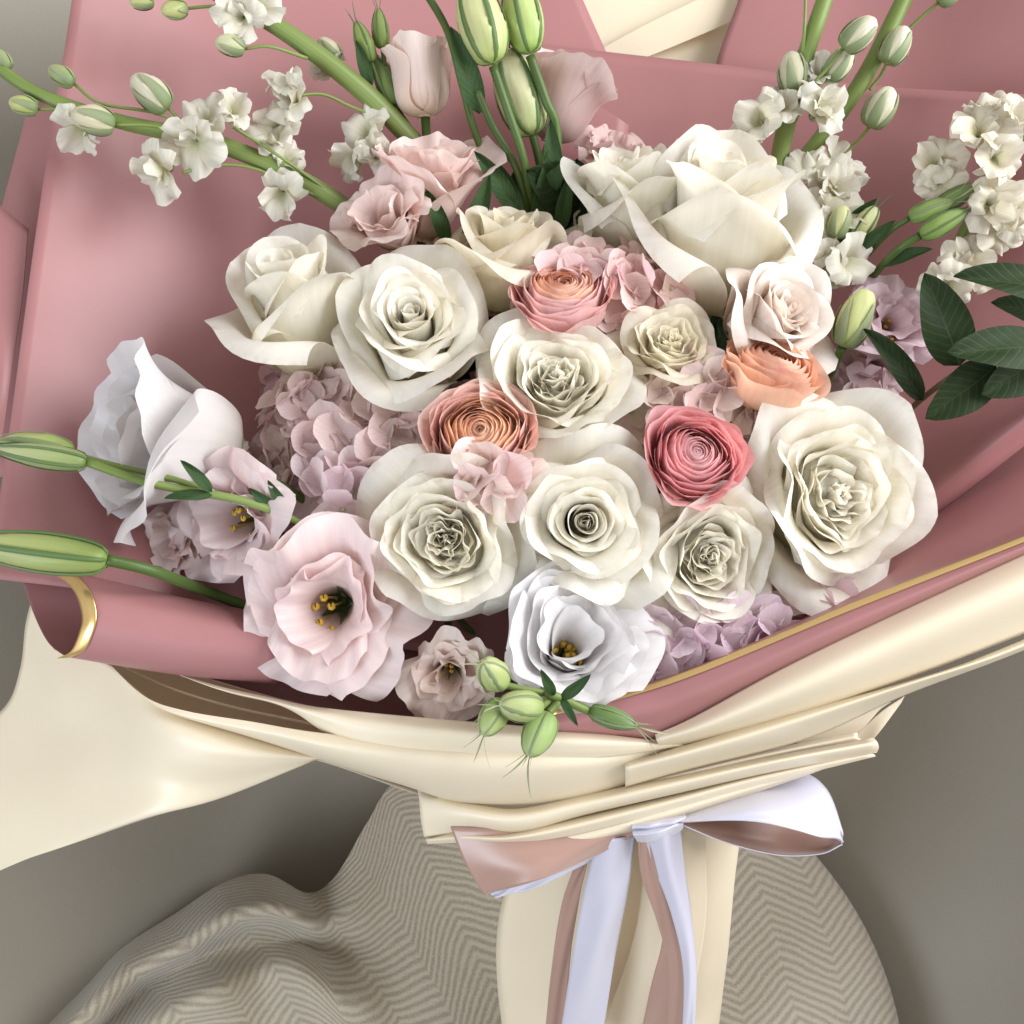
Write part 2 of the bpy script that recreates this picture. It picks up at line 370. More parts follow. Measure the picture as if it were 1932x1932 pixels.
chair = thing('tub_armchair', 'smooth grey-olive tub armchair shell curving up around the stool cushion and bouquet', 'armchair', Matrix.Translation(hplane(1000, 1000, Z_FLOOR)))
sheet('shell', [
    [(-900, -500, -.02), (-100, -350, -.20), (966, -300, -.33), (2000, -350, -.20), (2900, -500, -.02)],
    [(-900, 300, -.02), (-200, 300, -.19), (966, 300, -.42), (2000, 300, -.22), (2800, 300, -.02)],
    [(-900, 900, -.04), (-120, 900, -.22), (400, 900, -.40), (966, 900, -.50), (1600, 900, -.42), (2050, 900, -.24), (2800, 900, -.02)][::1][:1] + [(-120, 900, -.22), (966, 900, -.50), (2050, 900, -.24), (2800, 900, -.02)],
    [(-900, 1500, -.04), (0, 1500, -.27), (966, 1500, -.545), (1900, 1500, -.30), (2700, 1500, .0)],
    [(-800, 1900, -.04), (100, 1900, -.30), (966, 1900, -.46), (1880, 1900, -.30), (2600, 1900, .02)],
    [(-700, 2500, -.0), (200, 2500, -.26), (966, 2500, -.36), (1850, 2500, -.24), (2500, 2500, .04)]], M_FLOOR, chair, thick=0.02, nu=70, nv=60)
ctr = hplane(1122, 1990, Z_SEAT); RS = (hplane(1724, 1990, Z_SEAT) - ctr).length
seat = thing('round_stool', 'round padded stool covered in beige herringbone wool, under the bouquet', 'stool', Matrix.Translation((ctr.x, ctr.y, Z_FLOOR)))
prof = [(0.0, 0), (.3, .004), (.6, .003), (.85, 0), (.93, -.003), (.975, -.010), (1.0, -.026), (1.0, -.05), (.985, -.064), (.95, -.07)]
pr = cr([[a * RS, Z_SEAT - Z_FLOOR + b - .0] for a, b in prof], 60); th = np.linspace(0, 2 * math.pi, 97)
G = np.stack([pr[:, 0:1] * np.cos(th), pr[:, 0:1] * np.sin(th), pr[:, 1:2] + 0 * th[None]], -1)
G[..., 2] += .0018 * np.sin(G[..., 0] * 31 + 1) * np.sin(G[..., 1] * 27)
rot = rad(-12)
uvx = G[..., 0] * math.cos(rot) - G[..., 1] * math.sin(rot); uvy = G[..., 0] * math.sin(rot) + G[..., 1] * math.cos(rot) - pr[:, 1:2] * 0
me = grid_mesh('cushion', G[:, ::-1], M_HERR, uv=np.stack([uvx * 1.9, uvy * 1.9], -1)[:, ::-1]); link('cushion', me, seat)
pr = np.array([[.90 * RS, Z_SEAT - Z_FLOOR - .07], [.90 * RS, .0]]); G = np.stack([pr[:, 0:1] * np.cos(th), pr[:, 0:1] * np.sin(th), pr[:, 1:2] + 0 * th[None]], -1)
link('base', grid_mesh('base', G, M_FLOOR), seat)

# throw: crumpled over the left of the stool
tw = thing('throw_blanket', 'beige herringbone wool throw crumpled in soft folds at the lower left', 'blanket', Matrix.Translation(hplane(420, 1900, Z_SEAT)))
def throw_rows():
    top = [(40, 1985), (150, 1880), (230, 1795), (330, 1730), (420, 1672), (500, 1655), (580, 1690), (636, 1655), (694, 1552), (748, 1476), (880, 1440)]
    bot = [330, 420, 500, 580, 660, 740, 820, 900, 970, 1040, 1110]
    rows = []
    f = [0, .025, .06, .10, .15, .21, .28, .36, .46, .58, .72, .86, 1.0]
    for j, t in enumerate(f):
        row = []
        for i, (x, y) in enumerate(top):
            xx = x + (bot[i] - x) * t; yy = y + (2250 - y) * t; k = 1.0 if i < 6 else max(0, 1 - (i - 5) * .42)
            h = -.034 * math.exp(-(t / .022) ** 2)
            h += .040 * math.exp(-((t - .07 - .006 * i) / .04) ** 2)
            h += -.016 * math.exp(-((t - .15 - .008 * i) / .035) ** 2)
            h += .034 * math.exp(-((t - .25 - .014 * i) / .06) ** 2)
            h += .014 * math.sin(i * 1.9 + t * 9) * min(1, t * 5)
            h += .020 * math.exp(-((i - 4.6 - 2.5 * t) / .55) ** 2) * min(1, t * 6) - .014 * math.exp(-((i - 5.6 - 2.5 * t) / .5) ** 2) * min(1, t * 6)
            z = Z_SEAT + .008 + h * k + (.004 if i > 6 else 0)
            row.append(list(hplane(xx, yy, z)))
        rows.append(row)
    return rows
R = np.array([cr(r, 110) for r in throw_rows()]); G = np.stack([cr(R[:, i], 130) for i in range(110)], 1)
s, t = np.meshgrid(np.linspace(0, 1, 110), np.linspace(0, 1, 130))
G[..., 2] += .0022 * np.sin(24 * s + 9 * t) * np.sin(9 * s - 26 * t + 1) * np.clip((.62 - s) * 4, 0, 1)
dS = np.linalg.norm(np.diff(G, axis=1), axis=2).mean(0); dT = np.linalg.norm(np.diff(G, axis=0), axis=2)
ux = np.broadcast_to(np.concatenate([[0], np.cumsum(dS)])[None, :], s.shape); uy = -np.concatenate([np.zeros((1, 110)), np.cumsum(dT, 0)], 0)
uy = uy * .35 + uy.mean(1, keepdims=True) * .65; rt = rad(-8)
o = link('cloth', grid_mesh('cloth', G - np.array(tw.location), M_HERR2, uv=np.stack([(ux * np.cos(rt) - uy * np.sin(rt)) * 1.9, (ux * np.sin(rt) + uy * np.cos(rt)) * 1.9], -1)), tw)
md = o.modifiers.new('thickness', 'SOLIDIFY'); md.thickness = .003; md.offset = -1

# ------------------------------------------------------------------ wrapping paper
pk = thing('pink_wrapping_paper', 'dusty pink wrapping film with a gold edge around the inside of the bouquet', 'wrapping paper', Matrix.Translation(P(1000, 900, -.1)))
cw = thing('cream_wrapping_paper', 'cream wrapping film folded in layers around the outside of the bouquet', 'wrapping paper', Matrix.Translation(P(1150, 1500, -.05)))

# cream backing sheet seen in the notch at the top, with its crease
sheet('back_sheet', [[(1000, -120, -.245), (1250, -120, -.25), (1500, -120, -.245)], [(1000, 30, -.235), (1250, 30, -.24), (1500, 30, -.235)], [(1000, 300, -.225), (1250, 300, -.23), (1500, 300, -.225)]], M_CREAM, cw)
sheet('back_strap', [[(1120, 100, -.226), (1190, 118, -.226)], [(1230, 40, -.226), (1260, 92, -.226)], [(1420, -50, -.226), (1430, 20, -.226)]], M_CREAM, cw)
# left panel
sheet('left_panel', [
    [(150, -80, -.085), (450, -80, -.145), (800, -80, -.19), (1066, -80, -.205)],
    [(136, 0, -.082), (450, 0, -.143), (800, 0, -.185), (1100, 0, -.202)],
    [(122, 95, -.08), (450, 95, -.14), (800, 95, -.18), (1143, 97, -.198)],
    [(104, 200, -.072), (440, 200, -.135), (790, 200, -.172), (1188, 200, -.192)],
    [(62, 480, -.055), (400, 500, -.12), (750, 500, -.15), (1150, 480, -.165)],
    [(12, 850, -.03), (330, 860, -.085), (680, 860, -.12), (1100, 860, -.14)],
    [(-14, 1010, -.005), (250, 1075, -.02), (500, 1110, -.06), (1050, 1150, -.10)],
    [(-30, 1090, .005), (200, 1120, -.01), (480, 1180, -.04), (1000, 1260, -.08)]], M_PINK, pk, wave=.0006, seed=2)
sheet('left_back_fold', [[(120, 170, -.115), (80, 190, -.12), (54, 200, -.125)], [(80, 380, -.105), (40, 385, -.11), (3, 391, -.12)], [(60, 560, -.095), (10, 560, -.10), (-40, 560, -.11)], [(20, 900, -.06), (-40, 900, -.075), (-90, 900, -.08)]], M_PINK, pk)
sheet('left_flap', [[(-60, 335, -.075), (0, 388, -.075), (54, 432, -.075)], [(-70, 500, -.065), (-10, 560, -.058), (43, 560, -.063)], [(-80, 700, -.05), (-10, 700, -.042), (22, 700, -.046)], [(-90, 900, -.03), (-40, 880, -.025), (-4, 880, -.025)]], M_PINK, pk)
# right-hand back sheets
sheet('right_back_panel', [[(1412, -80, -.213), (1700, -80, -.18), (2050, -80, -.10)], [(1393, 0, -.21), (1700, 20, -.175), (2050, 40, -.095)], [(1350, 125, -.205), (1700, 180, -.165), (2050, 220, -.085)], [(1320, 300, -.20), (1700, 330, -.16), (2050, 360, -.075)]], M_PINK, pk)
sheet('right_panel', [
    [(985, 80, -.192), (1350, 121, -.185), (1640, 160, -.145), (2020, 186, -.055)],
    [(985, 300, -.185), (1350, 300, -.18), (1650, 330, -.135), (2040, 350, -.045)],
    [(985, 600, -.17), (1350, 600, -.165), (1680, 600, -.13), (2050, 560, -.06)],
    [(985, 900, -.15), (1350, 900, -.145), (1680, 820, -.10), (2030, 690, -.035)],
    [(1100, 1100, -.13), (1400, 1060, -.12), (1690, 950, -.065), (1990, 745, -.002)],
    [(1150, 1200, -.12), (1440, 1110, -.11), (1705, 990, -.062), (1975, 790, -.022)],
    [(1170, 1220, -.125), (1460, 1125, -.115), (1712, 1004, -.075), (1970, 815, -.035)]], M_PINK, pk, nu=60, nv=50, wave=.0006, seed=5)
# lower right inner wall up to the gold rim
rim = [(1040, 1338, .030), (1180, 1304, .036), (1326, 1256, .042), (1606, 1140, .055), (1932, 1012, .066), (2040, 965, .07)]
def off(line, dx, dy, dw): return [(a + dx, b + dy, c + dw) for a, b, c in line]
sheet('right_inner_wall', [
    [(1100, 1150, -.15), (1300, 1090, -.15), (1500, 1010, -.145), (1720, 880, -.13), (1990, 720, -.09), (2060, 680, -.08)],
    [(1090, 1250, -.09), (1260, 1190, -.09), (1440, 1120, -.085), (1680, 1010, -.075), (1960, 860, -.05), (2050, 820, -.045)],
    [(1060, 1310, -.03), (1195, 1278, -.026), (1345, 1228, -.018), (1615, 1115, -.002), (1935, 985, .014), (2050, 935, .02)],
    rim], M_PINK, pk, nu=60, nv=40)
W_ = [0, 4, 4, 5, 6, 6]
sheet('gold_edge', [off(rim, -1, -1, .0014), [(a + 1, b + 12 - i * .4, c + .0034) for i, (a, b, c) in enumerate(rim)]], M_GOLD, pk, thick=.0004, nv=4, nu=60)
band_low = [(1060, 1400, .012), (1180, 1400, .016), (1256, 1383, .022), (1483, 1262, .038), (1932, 1050, .054), (2040, 1000, .058)]
r0 = [(a, b + 9, c + .0015) for a, b, c in rim]
midb = [((a + d) / 2, (b + e) / 2, (c + f) / 2 + .012) for (a, b, c), (d, e, f) in zip(r0, band_low)]
sheet('pink_outer_band', [r0, midb, band_low], M_PINK, pk, nu=60, nv=16)

# cream layers, lower right
c1t = [(1236, 1386, .028), (1310, 1352, .033), (1483, 1257, .044), (1700, 1152, .053), (1932, 1045, .062), (2060, 985, .066)]
c1m = [(1240, 1400, .030), (1330, 1372, .044), (1500, 1302, .058), (1715, 1205, .068), (1932, 1110, .076), (2060, 1060, .08)]
c1b = [(1250, 1416, .012), (1340, 1395, .022), (1520, 1345, .034), (1745, 1268, .044), (1932, 1196, .05), (2060, 1145, .055)]
c1e = [(1260, 1432, -.03), (1350, 1415, -.02), (1540, 1365, -.01), (1760, 1290, 0), (1940, 1230, .0), (2060, 1180, .01)]
sheet('cream_upper_fold', [c1t, c1m, c1b], M_CREAM, cw, nu=60, nv=24)
c2t = [(1180, 1436, .014), (1285, 1408, .022), (1450, 1358, .032), (1745, 1276, .044), (1880, 1228, .05), (2060, 1150, .052)]
c2m = [(1180, 1452, .026), (1285, 1426, .034), (1450, 1380, .042), (1700, 1296, .052), (1880, 1238, .056), (2060, 1162, .06)]
c2b = [(1180, 1486, .004), (1300, 1452, .008), (1528, 1392, .016), (1706, 1312, .034), (1880, 1247, .044), (2060, 1175, .05)]
sheet('cream_lower_fold', [c2t, c2m, c2b], M_CREAM, cw, nu=60, nv=20)
# little pleats standing at the right end of the collar
sheet('pleat', [[(1500, 1400, -.012), (1600, 1352, -.006), (1680, 1325, 0)], [(1540, 1420, -.018), (1615, 1384, -.01), (1662, 1336, -.004)]], M_CREAM, cw)
sheet('pleat', [[(1600, 1400, -.016), (1660, 1345, -.008), (1706, 1314, -.004)], [(1618, 1416, -.02), (1650, 1392, -.012), (1700, 1326, -.008)]], M_CREAM, cw)
sheet('pleat', [[(1180, 1478, -.004), (1400, 1424, .002), (1618, 1382, .004)], [(1180, 1490, .002), (1400, 1436, .008), (1620, 1392, .006)], [(1180, 1506, -.012), (1400, 1452, -.006), (1640, 1404, -.004)]], M_CREAM, cw)

# left: rolled pink film with a gold lip
def roll():
    m0 = [(30, 1078, -.035), (42, 1096, -.030), (63, 1157, -.022), (86, 1205, -.010), (108, 1228, .0), (134, 1240, .012), (160, 1226, .020), (176, 1190, .026), (181, 1157, .026), (172, 1120, .022), (154, 1094, .012), (132, 1078, .002)]
    m1 = [(520, 1160, -.05), (520, 1175, -.05), (520, 1200, -.046), (520, 1235, -.042), (522, 1262, -.034), (524, 1290, -.02), (524, 1280, .0), (522, 1250, .010), (520, 1220, .012), (518, 1195, .008), (516, 1175, -.004), (514, 1160, -.02)]
    rows = []
    for t in (0, .06, .5, 1):
        r = []
        for a, b in zip(m0, m1):
            p = [a[k] * (1 - t) + b[k] * t for k in range(3)]
            p[1] += 14 * math.sin(math.pi * t) * (.2 if a[1] < 1150 else .5); r.append(tuple(p))
        rows.append(r)
    return rows
rr = roll()
sheet('rolled_edge', rr, M_PINK, pk, nu=90, nv=30)
g0 = [(x - 1, y, w + .001) for x, y, w in rr[0][5:]]; g1 = [(x - 26, y + (2 if y > 1160 else 8), w - .002) for x, y, w in rr[0][5:]]
sheet('gold_edge', [[(x + 1, y, w + .0012) for x, y, w in rr[0][5:]], [(x - 12, y + 1, w + .0005) for x, y, w in rr[0][5:]], g1], M_GOLD, pk, thick=.0004, nu=60, nv=8)

# left: big cream flap
sheet('left_cream_flap', [
    [(60, 1130, -.10), (130, 1215, -.075), (205, 1254, -.04), (300, 1330, -.012), (450, 1378, -.004), (610, 1431, .0)],
    [(48, 1180, -.11), (110, 1290, -.08), (200, 1330, -.045), (300, 1365, -.004), (440, 1410, .010), (604, 1432, .001)],
    [(38, 1262, -.115), (105, 1360, -.085), (200, 1395, -.045), (310, 1420, -.004), (430, 1440, .006), (600, 1433, .0)],
    [(8, 1335, -.12), (60, 1430, -.09), (180, 1470, -.045), (300, 1475, -.012), (416, 1475, -.006), (596, 1434, -.002)],
    [(-80, 1400, -.14), (-20, 1530, -.10), (130, 1565, -.05), (290, 1532, -.012), (416, 1503, -.014), (592, 1435, -.004)],
    [(-160, 1500, -.15), (-100, 1662, -.125), (70, 1614, -.065), (280, 1543, -.02), (414, 1506, -.02), (590, 1436, -.006)]], M_CREAM, cw, nu=60, nv=50)
# outer front band
sheet('front_outer_band', [
    [(205, 1252, -.035), (273, 1314, -.008), (350, 1341, .004), (472, 1361, .014), (616, 1384, .022), (850, 1400, .026), (1100, 1400, .02), (1290, 1396, .008)],
    [(240, 1290, -.03), (300, 1334, -.002), (390, 1362, .008), (500, 1384, .018), (640, 1410, .030), (850, 1432, .034), (1100, 1434, .028), (1290, 1404, .010)],
    [(270, 1320, -.028), (330, 1348, -.004), (440, 1380, .004), (560, 1412, .014), (700, 1446, .024), (870, 1468, .026), (1100, 1462, .020), (1290, 1415, .006)],
    [(290, 1330, -.04), (360, 1356, -.01), (480, 1394, -.004), (598, 1430, .002), (740, 1472, .004), (880, 1506, .0), (1110, 1500, -.004), (1290, 1440, -.004)],
    [(290, 1336, -.05), (360, 1360, -.02), (480, 1400, -.014), (604, 1434, -.016), (750, 1478, -.02), (900, 1520, -.03), (1120, 1520, -.03), (1290, 1450, -.02)]], M_CREAM, cw, nu=70, nv=40)
# thin edge inside the slit and the hidden inner wall
sheet('inner_layer', [
    [(228, 1254, -.05), (320, 1296, -.026), (430, 1330, -.012), (560, 1358, -.002), (660, 1378, .002)],
    [(229, 1257, -.06), (321, 1300, -.04), (431, 1334, -.03), (561, 1362, -.02), (661, 1382, -.015)]], M_CREAM, cw)
sheet('inner_wall', [
    [(60, 1085, -.10), (300, 1090, -.12), (600, 1080, -.14), (900, 1080, -.15), (1250, 1120, -.15)],
    [(80, 1180, -.10), (300, 1200, -.10), (600, 1250, -.10), (900, 1290, -.10), (1250, 1290, -.10)],
    [(100, 1222, -.08), (300, 1252, -.06), (600, 1325, -.04), (900, 1360, -.03), (1250, 1385, -.02)],
    [(110, 1226, -.04), (300, 1255, -.028), (600, 1335, .006), (900, 1364, .018), (1250, 1397, .016)]], M_PINK, pk)
sheet('inner_backing', [
    [(60, 1180, -.15), (300, 1210, -.15), (600, 1270, -.15), (900, 1330, -.15), (1250, 1340, -.12)],
    [(100, 1290, -.12), (300, 1360, -.12), (600, 1435, -.07), (900, 1520, -.06), (1250, 1470, -.05)]], M_CREAM, cw)
# front lip
lip_t = [(296, 1256, -.024), (403, 1292, -.004), (497, 1313, .006), (580, 1331, .014), (700, 1345, .020), (881, 1361, .026), (1080, 1378, .026), (1287, 1404, .020)]
lip_1 = [(300, 1258, -.022), (406, 1298, -.001), (500, 1320, .012), (584, 1342, .022), (706, 1366, .031), (884, 1382, .038), (1085, 1396, .036), (1288, 1405, .021)]
lip_2 = [(304, 1260, -.022), (420, 1303, -.001), (520, 1328, .010), (597, 1362, .021), (706, 1400, .029), (884, 1408, .036), (1090, 1416, .033), (1289, 1406, .021)]
lip_3 = [(308, 1262, -.024), (430, 1306, -.003), (540, 1334, .008), (612, 1382, .018), (706, 1424, .023), (884, 1427, .028), (1095, 1432, .027), (1290, 1407, .020)]
sheet('front_lip', [lip_t, lip_1, lip_2, lip_3], M_CREAM, cw, nu=80, nv=30)

# collar: two long folded tubes crossing below
k0 = [(788, 1488, -.035), (870, 1508, -.022), (968, 1526, -.012), (1100, 1500, -.004), (1256, 1468, .004), (1450, 1428, .008), (1648, 1392, .010)]
k1 = [(791, 1510, -.03), (875, 1526, -.012), (975, 1538, .0), (1100, 1514, .008), (1256, 1480, .016), (1450, 1438, .020), (1655, 1400, .018)]
k2 = [(794, 1545, -.03), (880, 1548, -.012), (980, 1556, -.0), (1100, 1530, .006), (1256, 1492, .014), (1450, 1448, .016), (1658, 1410, .014)]
k3 = [(800, 1579, -.035), (890, 1568, -.022), (985, 1570, -.010), (1100, 1538, -.004), (1256, 1502, .002), (1450, 1458, .004), (1654, 1420, .004)]
sheet('collar_upper_fold', [k0, k1, k2, k3], M_CREAM, cw, nu=70, nv=30)
j0 = [(803, 1579, -.040), (870, 1570, -.024), (951, 1573, -.014), (1050, 1552, -.008), (1256, 1503, -.002), (1430, 1462, .002), (1640, 1420, .004)]
j1 = [(804, 1585, -.036), (875, 1580, -.016), (955, 1582, -.004), (1060, 1564, .002), (1256, 1516, .006), (1430, 1470, .006), (1650, 1424, .003)]
j2 = [(806, 1592, -.040), (880, 1590, -.022), (960, 1590, -.012), (1070, 1578, -.006), (1256, 1532, -.002), (1430, 1482, .0), (1652, 1427, .0)]
sheet('collar_lower_fold', [j0, j1, j2], M_CREAM, cw, nu=70, nv=20)
i0 = [(1010, 1570, -.014), (1120, 1548, -.008), (1256, 1518, -.005), (1400, 1482, -.002), (1560, 1444, -.001)]
i1 = [(1010, 1590, -.010), (1120, 1580, -.006), (1256, 1538, -.001), (1400, 1494, .0), (1560, 1446, -.001)]
i2 = [(1010, 1592, -.025), (1110, 1590, -.022), (1256, 1558, -.014), (1400, 1506, -.010), (1560, 1449, -.006)]
sheet('collar_under_fold', [i0, i1, i2], M_CREAM, cw, nu=60, nv=16)

# handle: paper gathered round the stems, standing on the stool
def handle():
    rows = []
    top, bot = Vector((0, 0, 0)), None
    for t in np.linspace(0, 1, 9):
        xl = [1050, 990, 960, 942, 936, 938, 945, 955, 970]; xr = [1400, 1394, 1386, 1380, 1374, 1366, 1358, 1350, 1340]
        i = round(t * 8); y = 1530 + t * 520
        cx = (xl[i] + xr[i]) / 2; hw = (xr[i] - xl[i]) / 2
        w = -.075 - t * .16
        row = []
        for a in np.linspace(0, 2 * math.pi, 17):
            pl = 1 + .05 * math.sin(a * 5 + t * 2) + .025 * math.sin(a * 9 - t * 3)
            row.append((cx - hw * math.cos(a) * (pl if abs(math.cos(a)) < .8 else 1), y - 20 * math.sin(a), w + .048 * math.sin(a) * pl))
        rows.append(row)
    return rows
sheet('handle_wrap', handle(), M_CREAM, cw, nu=120, nv=50)
sheet('handle_pleat', [[(1215, 1560, -.02), (1290, 1560, -.016), (1330, 1560, -.03)], [(1200, 1750, -.075), (1260, 1750, -.066), (1330, 1750, -.09)], [(1130, 1960, -.145), (1220, 1960, -.13), (1290, 1960, -.16)]], M_CREAM, cw)

# ------------------------------------------------------------------ ribbon bow
bow = thing('ribbon_bow', 'two-sided satin ribbon bow, white and rose, tied below the collar', 'ribbon', Matrix.Translation(P(1215, 1565, -.02)))
def ribbon(name, rows, front, back):
    o = sheet(name, rows, back, bow, thick=0, nu=60, nv=16, wave=.0007, seed=len(bpy.data.objects))
    o.data.materials.append(front)
    md = o.modifiers.new('thickness', 'SOLIDIFY'); md.thickness = .0007; md.offset = 0
    md.material_offset = 1; md.material_offset_rim = 0; md.use_flip_normals = False
    return o
ribbon('left_loop', [[(850, 1560, -.020), (960, 1560, -.012), (1100, 1560, -.010), (1200, 1555, -.014)],
               [(878, 1628, -.020), (980, 1632, -.004), (1090, 1600, -.006), (1200, 1562, -.010)],
               [(914, 1690, -.022), (1000, 1664, -.006), (1100, 1628, -.012), (1200, 1572, -.012)]], M_SATR, M_SATW)
ribbon('loop_return', [[(925, 1686, -.026), (1000, 1640, -.03), (1180, 1570, -.02)], [(935, 1693, -.026), (1010, 1674, -.03), (1190, 1590, -.02)]], M_SATW, M_SATR)
ribbon('tail', [[(1090, 1620, -.03), (1062, 1700, -.05), (1040, 1830, -.08), (1025, 1990, -.125)], [(1112, 1615, -.028), (1092, 1700, -.046), (1074, 1830, -.076), (1062, 1990, -.122)]], M_SATW, M_SATR)
ribbon('tail', [[(1128, 1582, -.012), (1102, 1680, -.034), (1078, 1820, -.062), (1050, 1990, -.11)], [(1168, 1580, -.010), (1145, 1690, -.028), (1122, 1820, -.058), (1096, 1990, -.106)], [(1200, 1575, -.014), (1182, 1690, -.036), (1158, 1820, -.066), (1130, 1990, -.112)]], M_SATR, M_SATW)
ribbon('tail', [[(1204, 1578, -.006), (1210, 1650, -.022), (1240, 1740, -.038), (1262, 1840, -.056), (1256, 1990, -.10)],
                [(1222, 1570, -.004), (1238, 1640, -.018), (1272, 1740, -.034), (1292, 1840, -.052), (1284, 1990, -.096)]], M_SATW, M_SATR)
ribbon('tail', [[(1212, 1568, -.004), (1232, 1630, -.015), (1268, 1730, -.030), (1290, 1840, -.050), (1284, 1990, -.094)],
                [(1248, 1556, .0), (1268, 1630, -.012), (1294, 1730, -.028), (1306, 1840, -.048), (1300, 1990, -.092)],
                [(1284, 1548, -.004), (1290, 1630, -.022), (1304, 1730, -.036), (1314, 1840, -.056), (1308, 1990, -.098)]], M_SATR, M_SATW)
ribbon('tail', [[(1258, 1700, -.05), (1246, 1790, -.07), (1226, 1870, -.09), (1200, 1990, -.13)], [(1275, 1705, -.048), (1282, 1790, -.066), (1286, 1870, -.086), (1284, 1990, -.128)]], M_SATW, M_SATR)
ribbon('right_loop', [[(1280, 1545, -.006), (1360, 1505, -.020), (1440, 1470, -.028), (1512, 1458, -.022), (1560, 1490, -.014), (1586, 1560, -.008), (1589, 1582, -.008)],
                      [(1280, 1548, .0), (1360, 1530, .006), (1440, 1520, .010), (1510, 1530, .010), (1556, 1556, .006), (1582, 1572, .0), (1589, 1586, -.006)],
                      [(1282, 1551, .002), (1360, 1548, .012), (1430, 1552, .018), (1500, 1566, .018), (1545, 1578, .012), (1575, 1582, .004), (1589, 1590, -.004)]], M_SATW, M_SATR)
ribbon('loop_inside', [[(1282, 1550, -.008), (1380, 1540, -.022), (1480, 1555, -.030), (1560, 1575, -.020), (1588, 1588, -.006)],
                       [(1284, 1554, -.004), (1380, 1575, -.016), (1480, 1600, -.022), (1555, 1602, -.014), (1588, 1592, -.004)],
                       [(1286, 1556, .0), (1370, 1590, -.004), (1470, 1614, -.008), (1545, 1612, -.006), (1586, 1596, -.002)]], M_SATR, M_SATW)
ribbon('knot', [[(1196, 1548, -.016), (1245, 1540, -.010), (1292, 1530, -.018)], [(1192, 1560, .002), (1240, 1556, .006), (1294, 1542, .0)], [(1194, 1566, -.003), (1240, 1562, .002), (1293, 1547, -.004)], [(1194, 1574, .004), (1240, 1570, .009), (1290, 1553, .003)], [(1198, 1580, -.002), (1240, 1577, .003), (1288, 1560, -.004)], [(1204, 1590, -.012), (1240, 1588, -.006), (1284, 1568, -.014)]], M_SATW, M_SATR)

# ------------------------------------------------------------------ flowers
BIND = P(1220, 1600, -.12)
def sstep(x): x = np.clip(x, 0, 1); return x * x * (3 - 2 * x)

def petal_pts(L=1, hw=.5, r0=.05, base=60, mid=10, end=60, tb=.35, tc=.6, drop=.25, dexp=3, krho=1.0, rmin=.12, sidecurl=.6, ruf=0., freq=5, rg=None,
              nu=15, nv=17, basew=.35, tipw=.15, point=0., cup=0., twist=0., crump=0., rexp=3.0):
    rg = rg or np.random.default_rng(1)
    s = np.linspace(-1, 1, nu)[None, :]; t = np.linspace(0, 1, nv)[:, None]
    a = np.abs(s)
    Lc = L * (1 - drop * a ** dexp - point * a ** 1.0 + .015 * np.sin(7 * s + rg.uniform(0, 6)))
    th = base * (1 - sstep(t / tb)) + mid * sstep(t / tb) + end * sstep((t - tc) / (1 - tc)) * (1 - sidecurl * .5 + sidecurl * a ** 2)
    if ruf:
        f = freq; p = rg.uniform(0, 6, 3)
        th = th + ruf * (np.sin(f * s + p[0]) + .6 * np.sin(f * 1.9 * s + p[1]) + .35 * np.sin(f * 3.3 * s + p[2])) * t ** rexp
    th = np.radians(th)
    ds = Lc / (nv - 1)
    r = r0 + np.cumsum(np.sin(th) * ds * (t > 0), 0); z = np.cumsum(np.cos(th) * ds * (t > 0), 0)
    w = hw * (basew + (1 - basew) * np.sin(np.clip(t / .62, 0, 1) * math.pi / 2)) * (1 - tipw * sstep((t - .6) / .4))
    rho = np.maximum(rmin, krho * np.abs(r[:, nu // 2:nu // 2 + 1]))
    al = s * w / rho + twist * t
    if crump:
        p = rg.uniform(0, 6, 4)
        r = r + crump * (np.sin(3 * s + 5 * t + p[0]) + .6 * np.sin(8 * s - 4 * t + p[1])) * t
        z = z + crump * .6 * np.sin(5 * s + p[2]) * t
    x = r - rho + rho * np.cos(al); y = rho * np.sin(al)
    z = z + cup * (s * w) ** 2
    return np.stack([x, y, np.broadcast_to(z, x.shape)], -1)

def rotz(p, a):
    c, s_ = math.cos(a), math.sin(a); q = p.copy(); q[..., 0] = p[..., 0] * c - p[..., 1] * s_; q[..., 1] = p[..., 0] * s_ + p[..., 1] * c
    return q
def wob(p, seed, k=1.0):
    rg = np.random.default_rng(seed + 500); a = rg.uniform(0, 6.28, 4); ph = np.arctan2(p[..., 1], p[..., 0]); rr_ = np.hypot(p[..., 0], p[..., 1]); sc_ = rr_ / .03
    m = 1 + k * np.clip(sc_, 0, 1) * (.06 * np.sin(2 * ph + a[0]) + .05 * np.sin(3 * ph + a[1]) + .03 * np.sin(5 * ph + a[2]))
    q = p.copy(); q[..., 0] *= m; q[..., 1] *= m; q[..., 2] += k * .10 * rr_ * np.sin(2 * ph + a[3]); return q
def add_petal(root, pts, mat, name='petal', m=None, col=None):
    o = link(name, grid_mesh(name, pts, mat), root, m)
    if col: o.color = c4(col)
    return o
def flower_root(kind, label, cat, x, y, w, d, spin, group, depth):
    """x, y, w: where the middle of the flower's face is; the root sits depth metres behind it"""
    dd = D(*d); loc = P(x, y, w) - dd * depth
    m = frame_matrix(loc, dd, rad(spin)); return thing(kind, label, cat, m, group), m
def add_stem(root, m, mat, r=.0028, name='stem'):
    a = m.translation; dd = (m.to_3x3() @ Vector((0, 0, 1))).normalized(); L_ = (BIND - a).length
    tube(name, [list(a + dd * .002), list(a - dd * L_ * .3), list(a.lerp(BIND, .6) - dd * L_ * .12), list(BIND)], [r * 1.6, r, r, r], mat, root, n=8, k=16, minv=m.inverted())

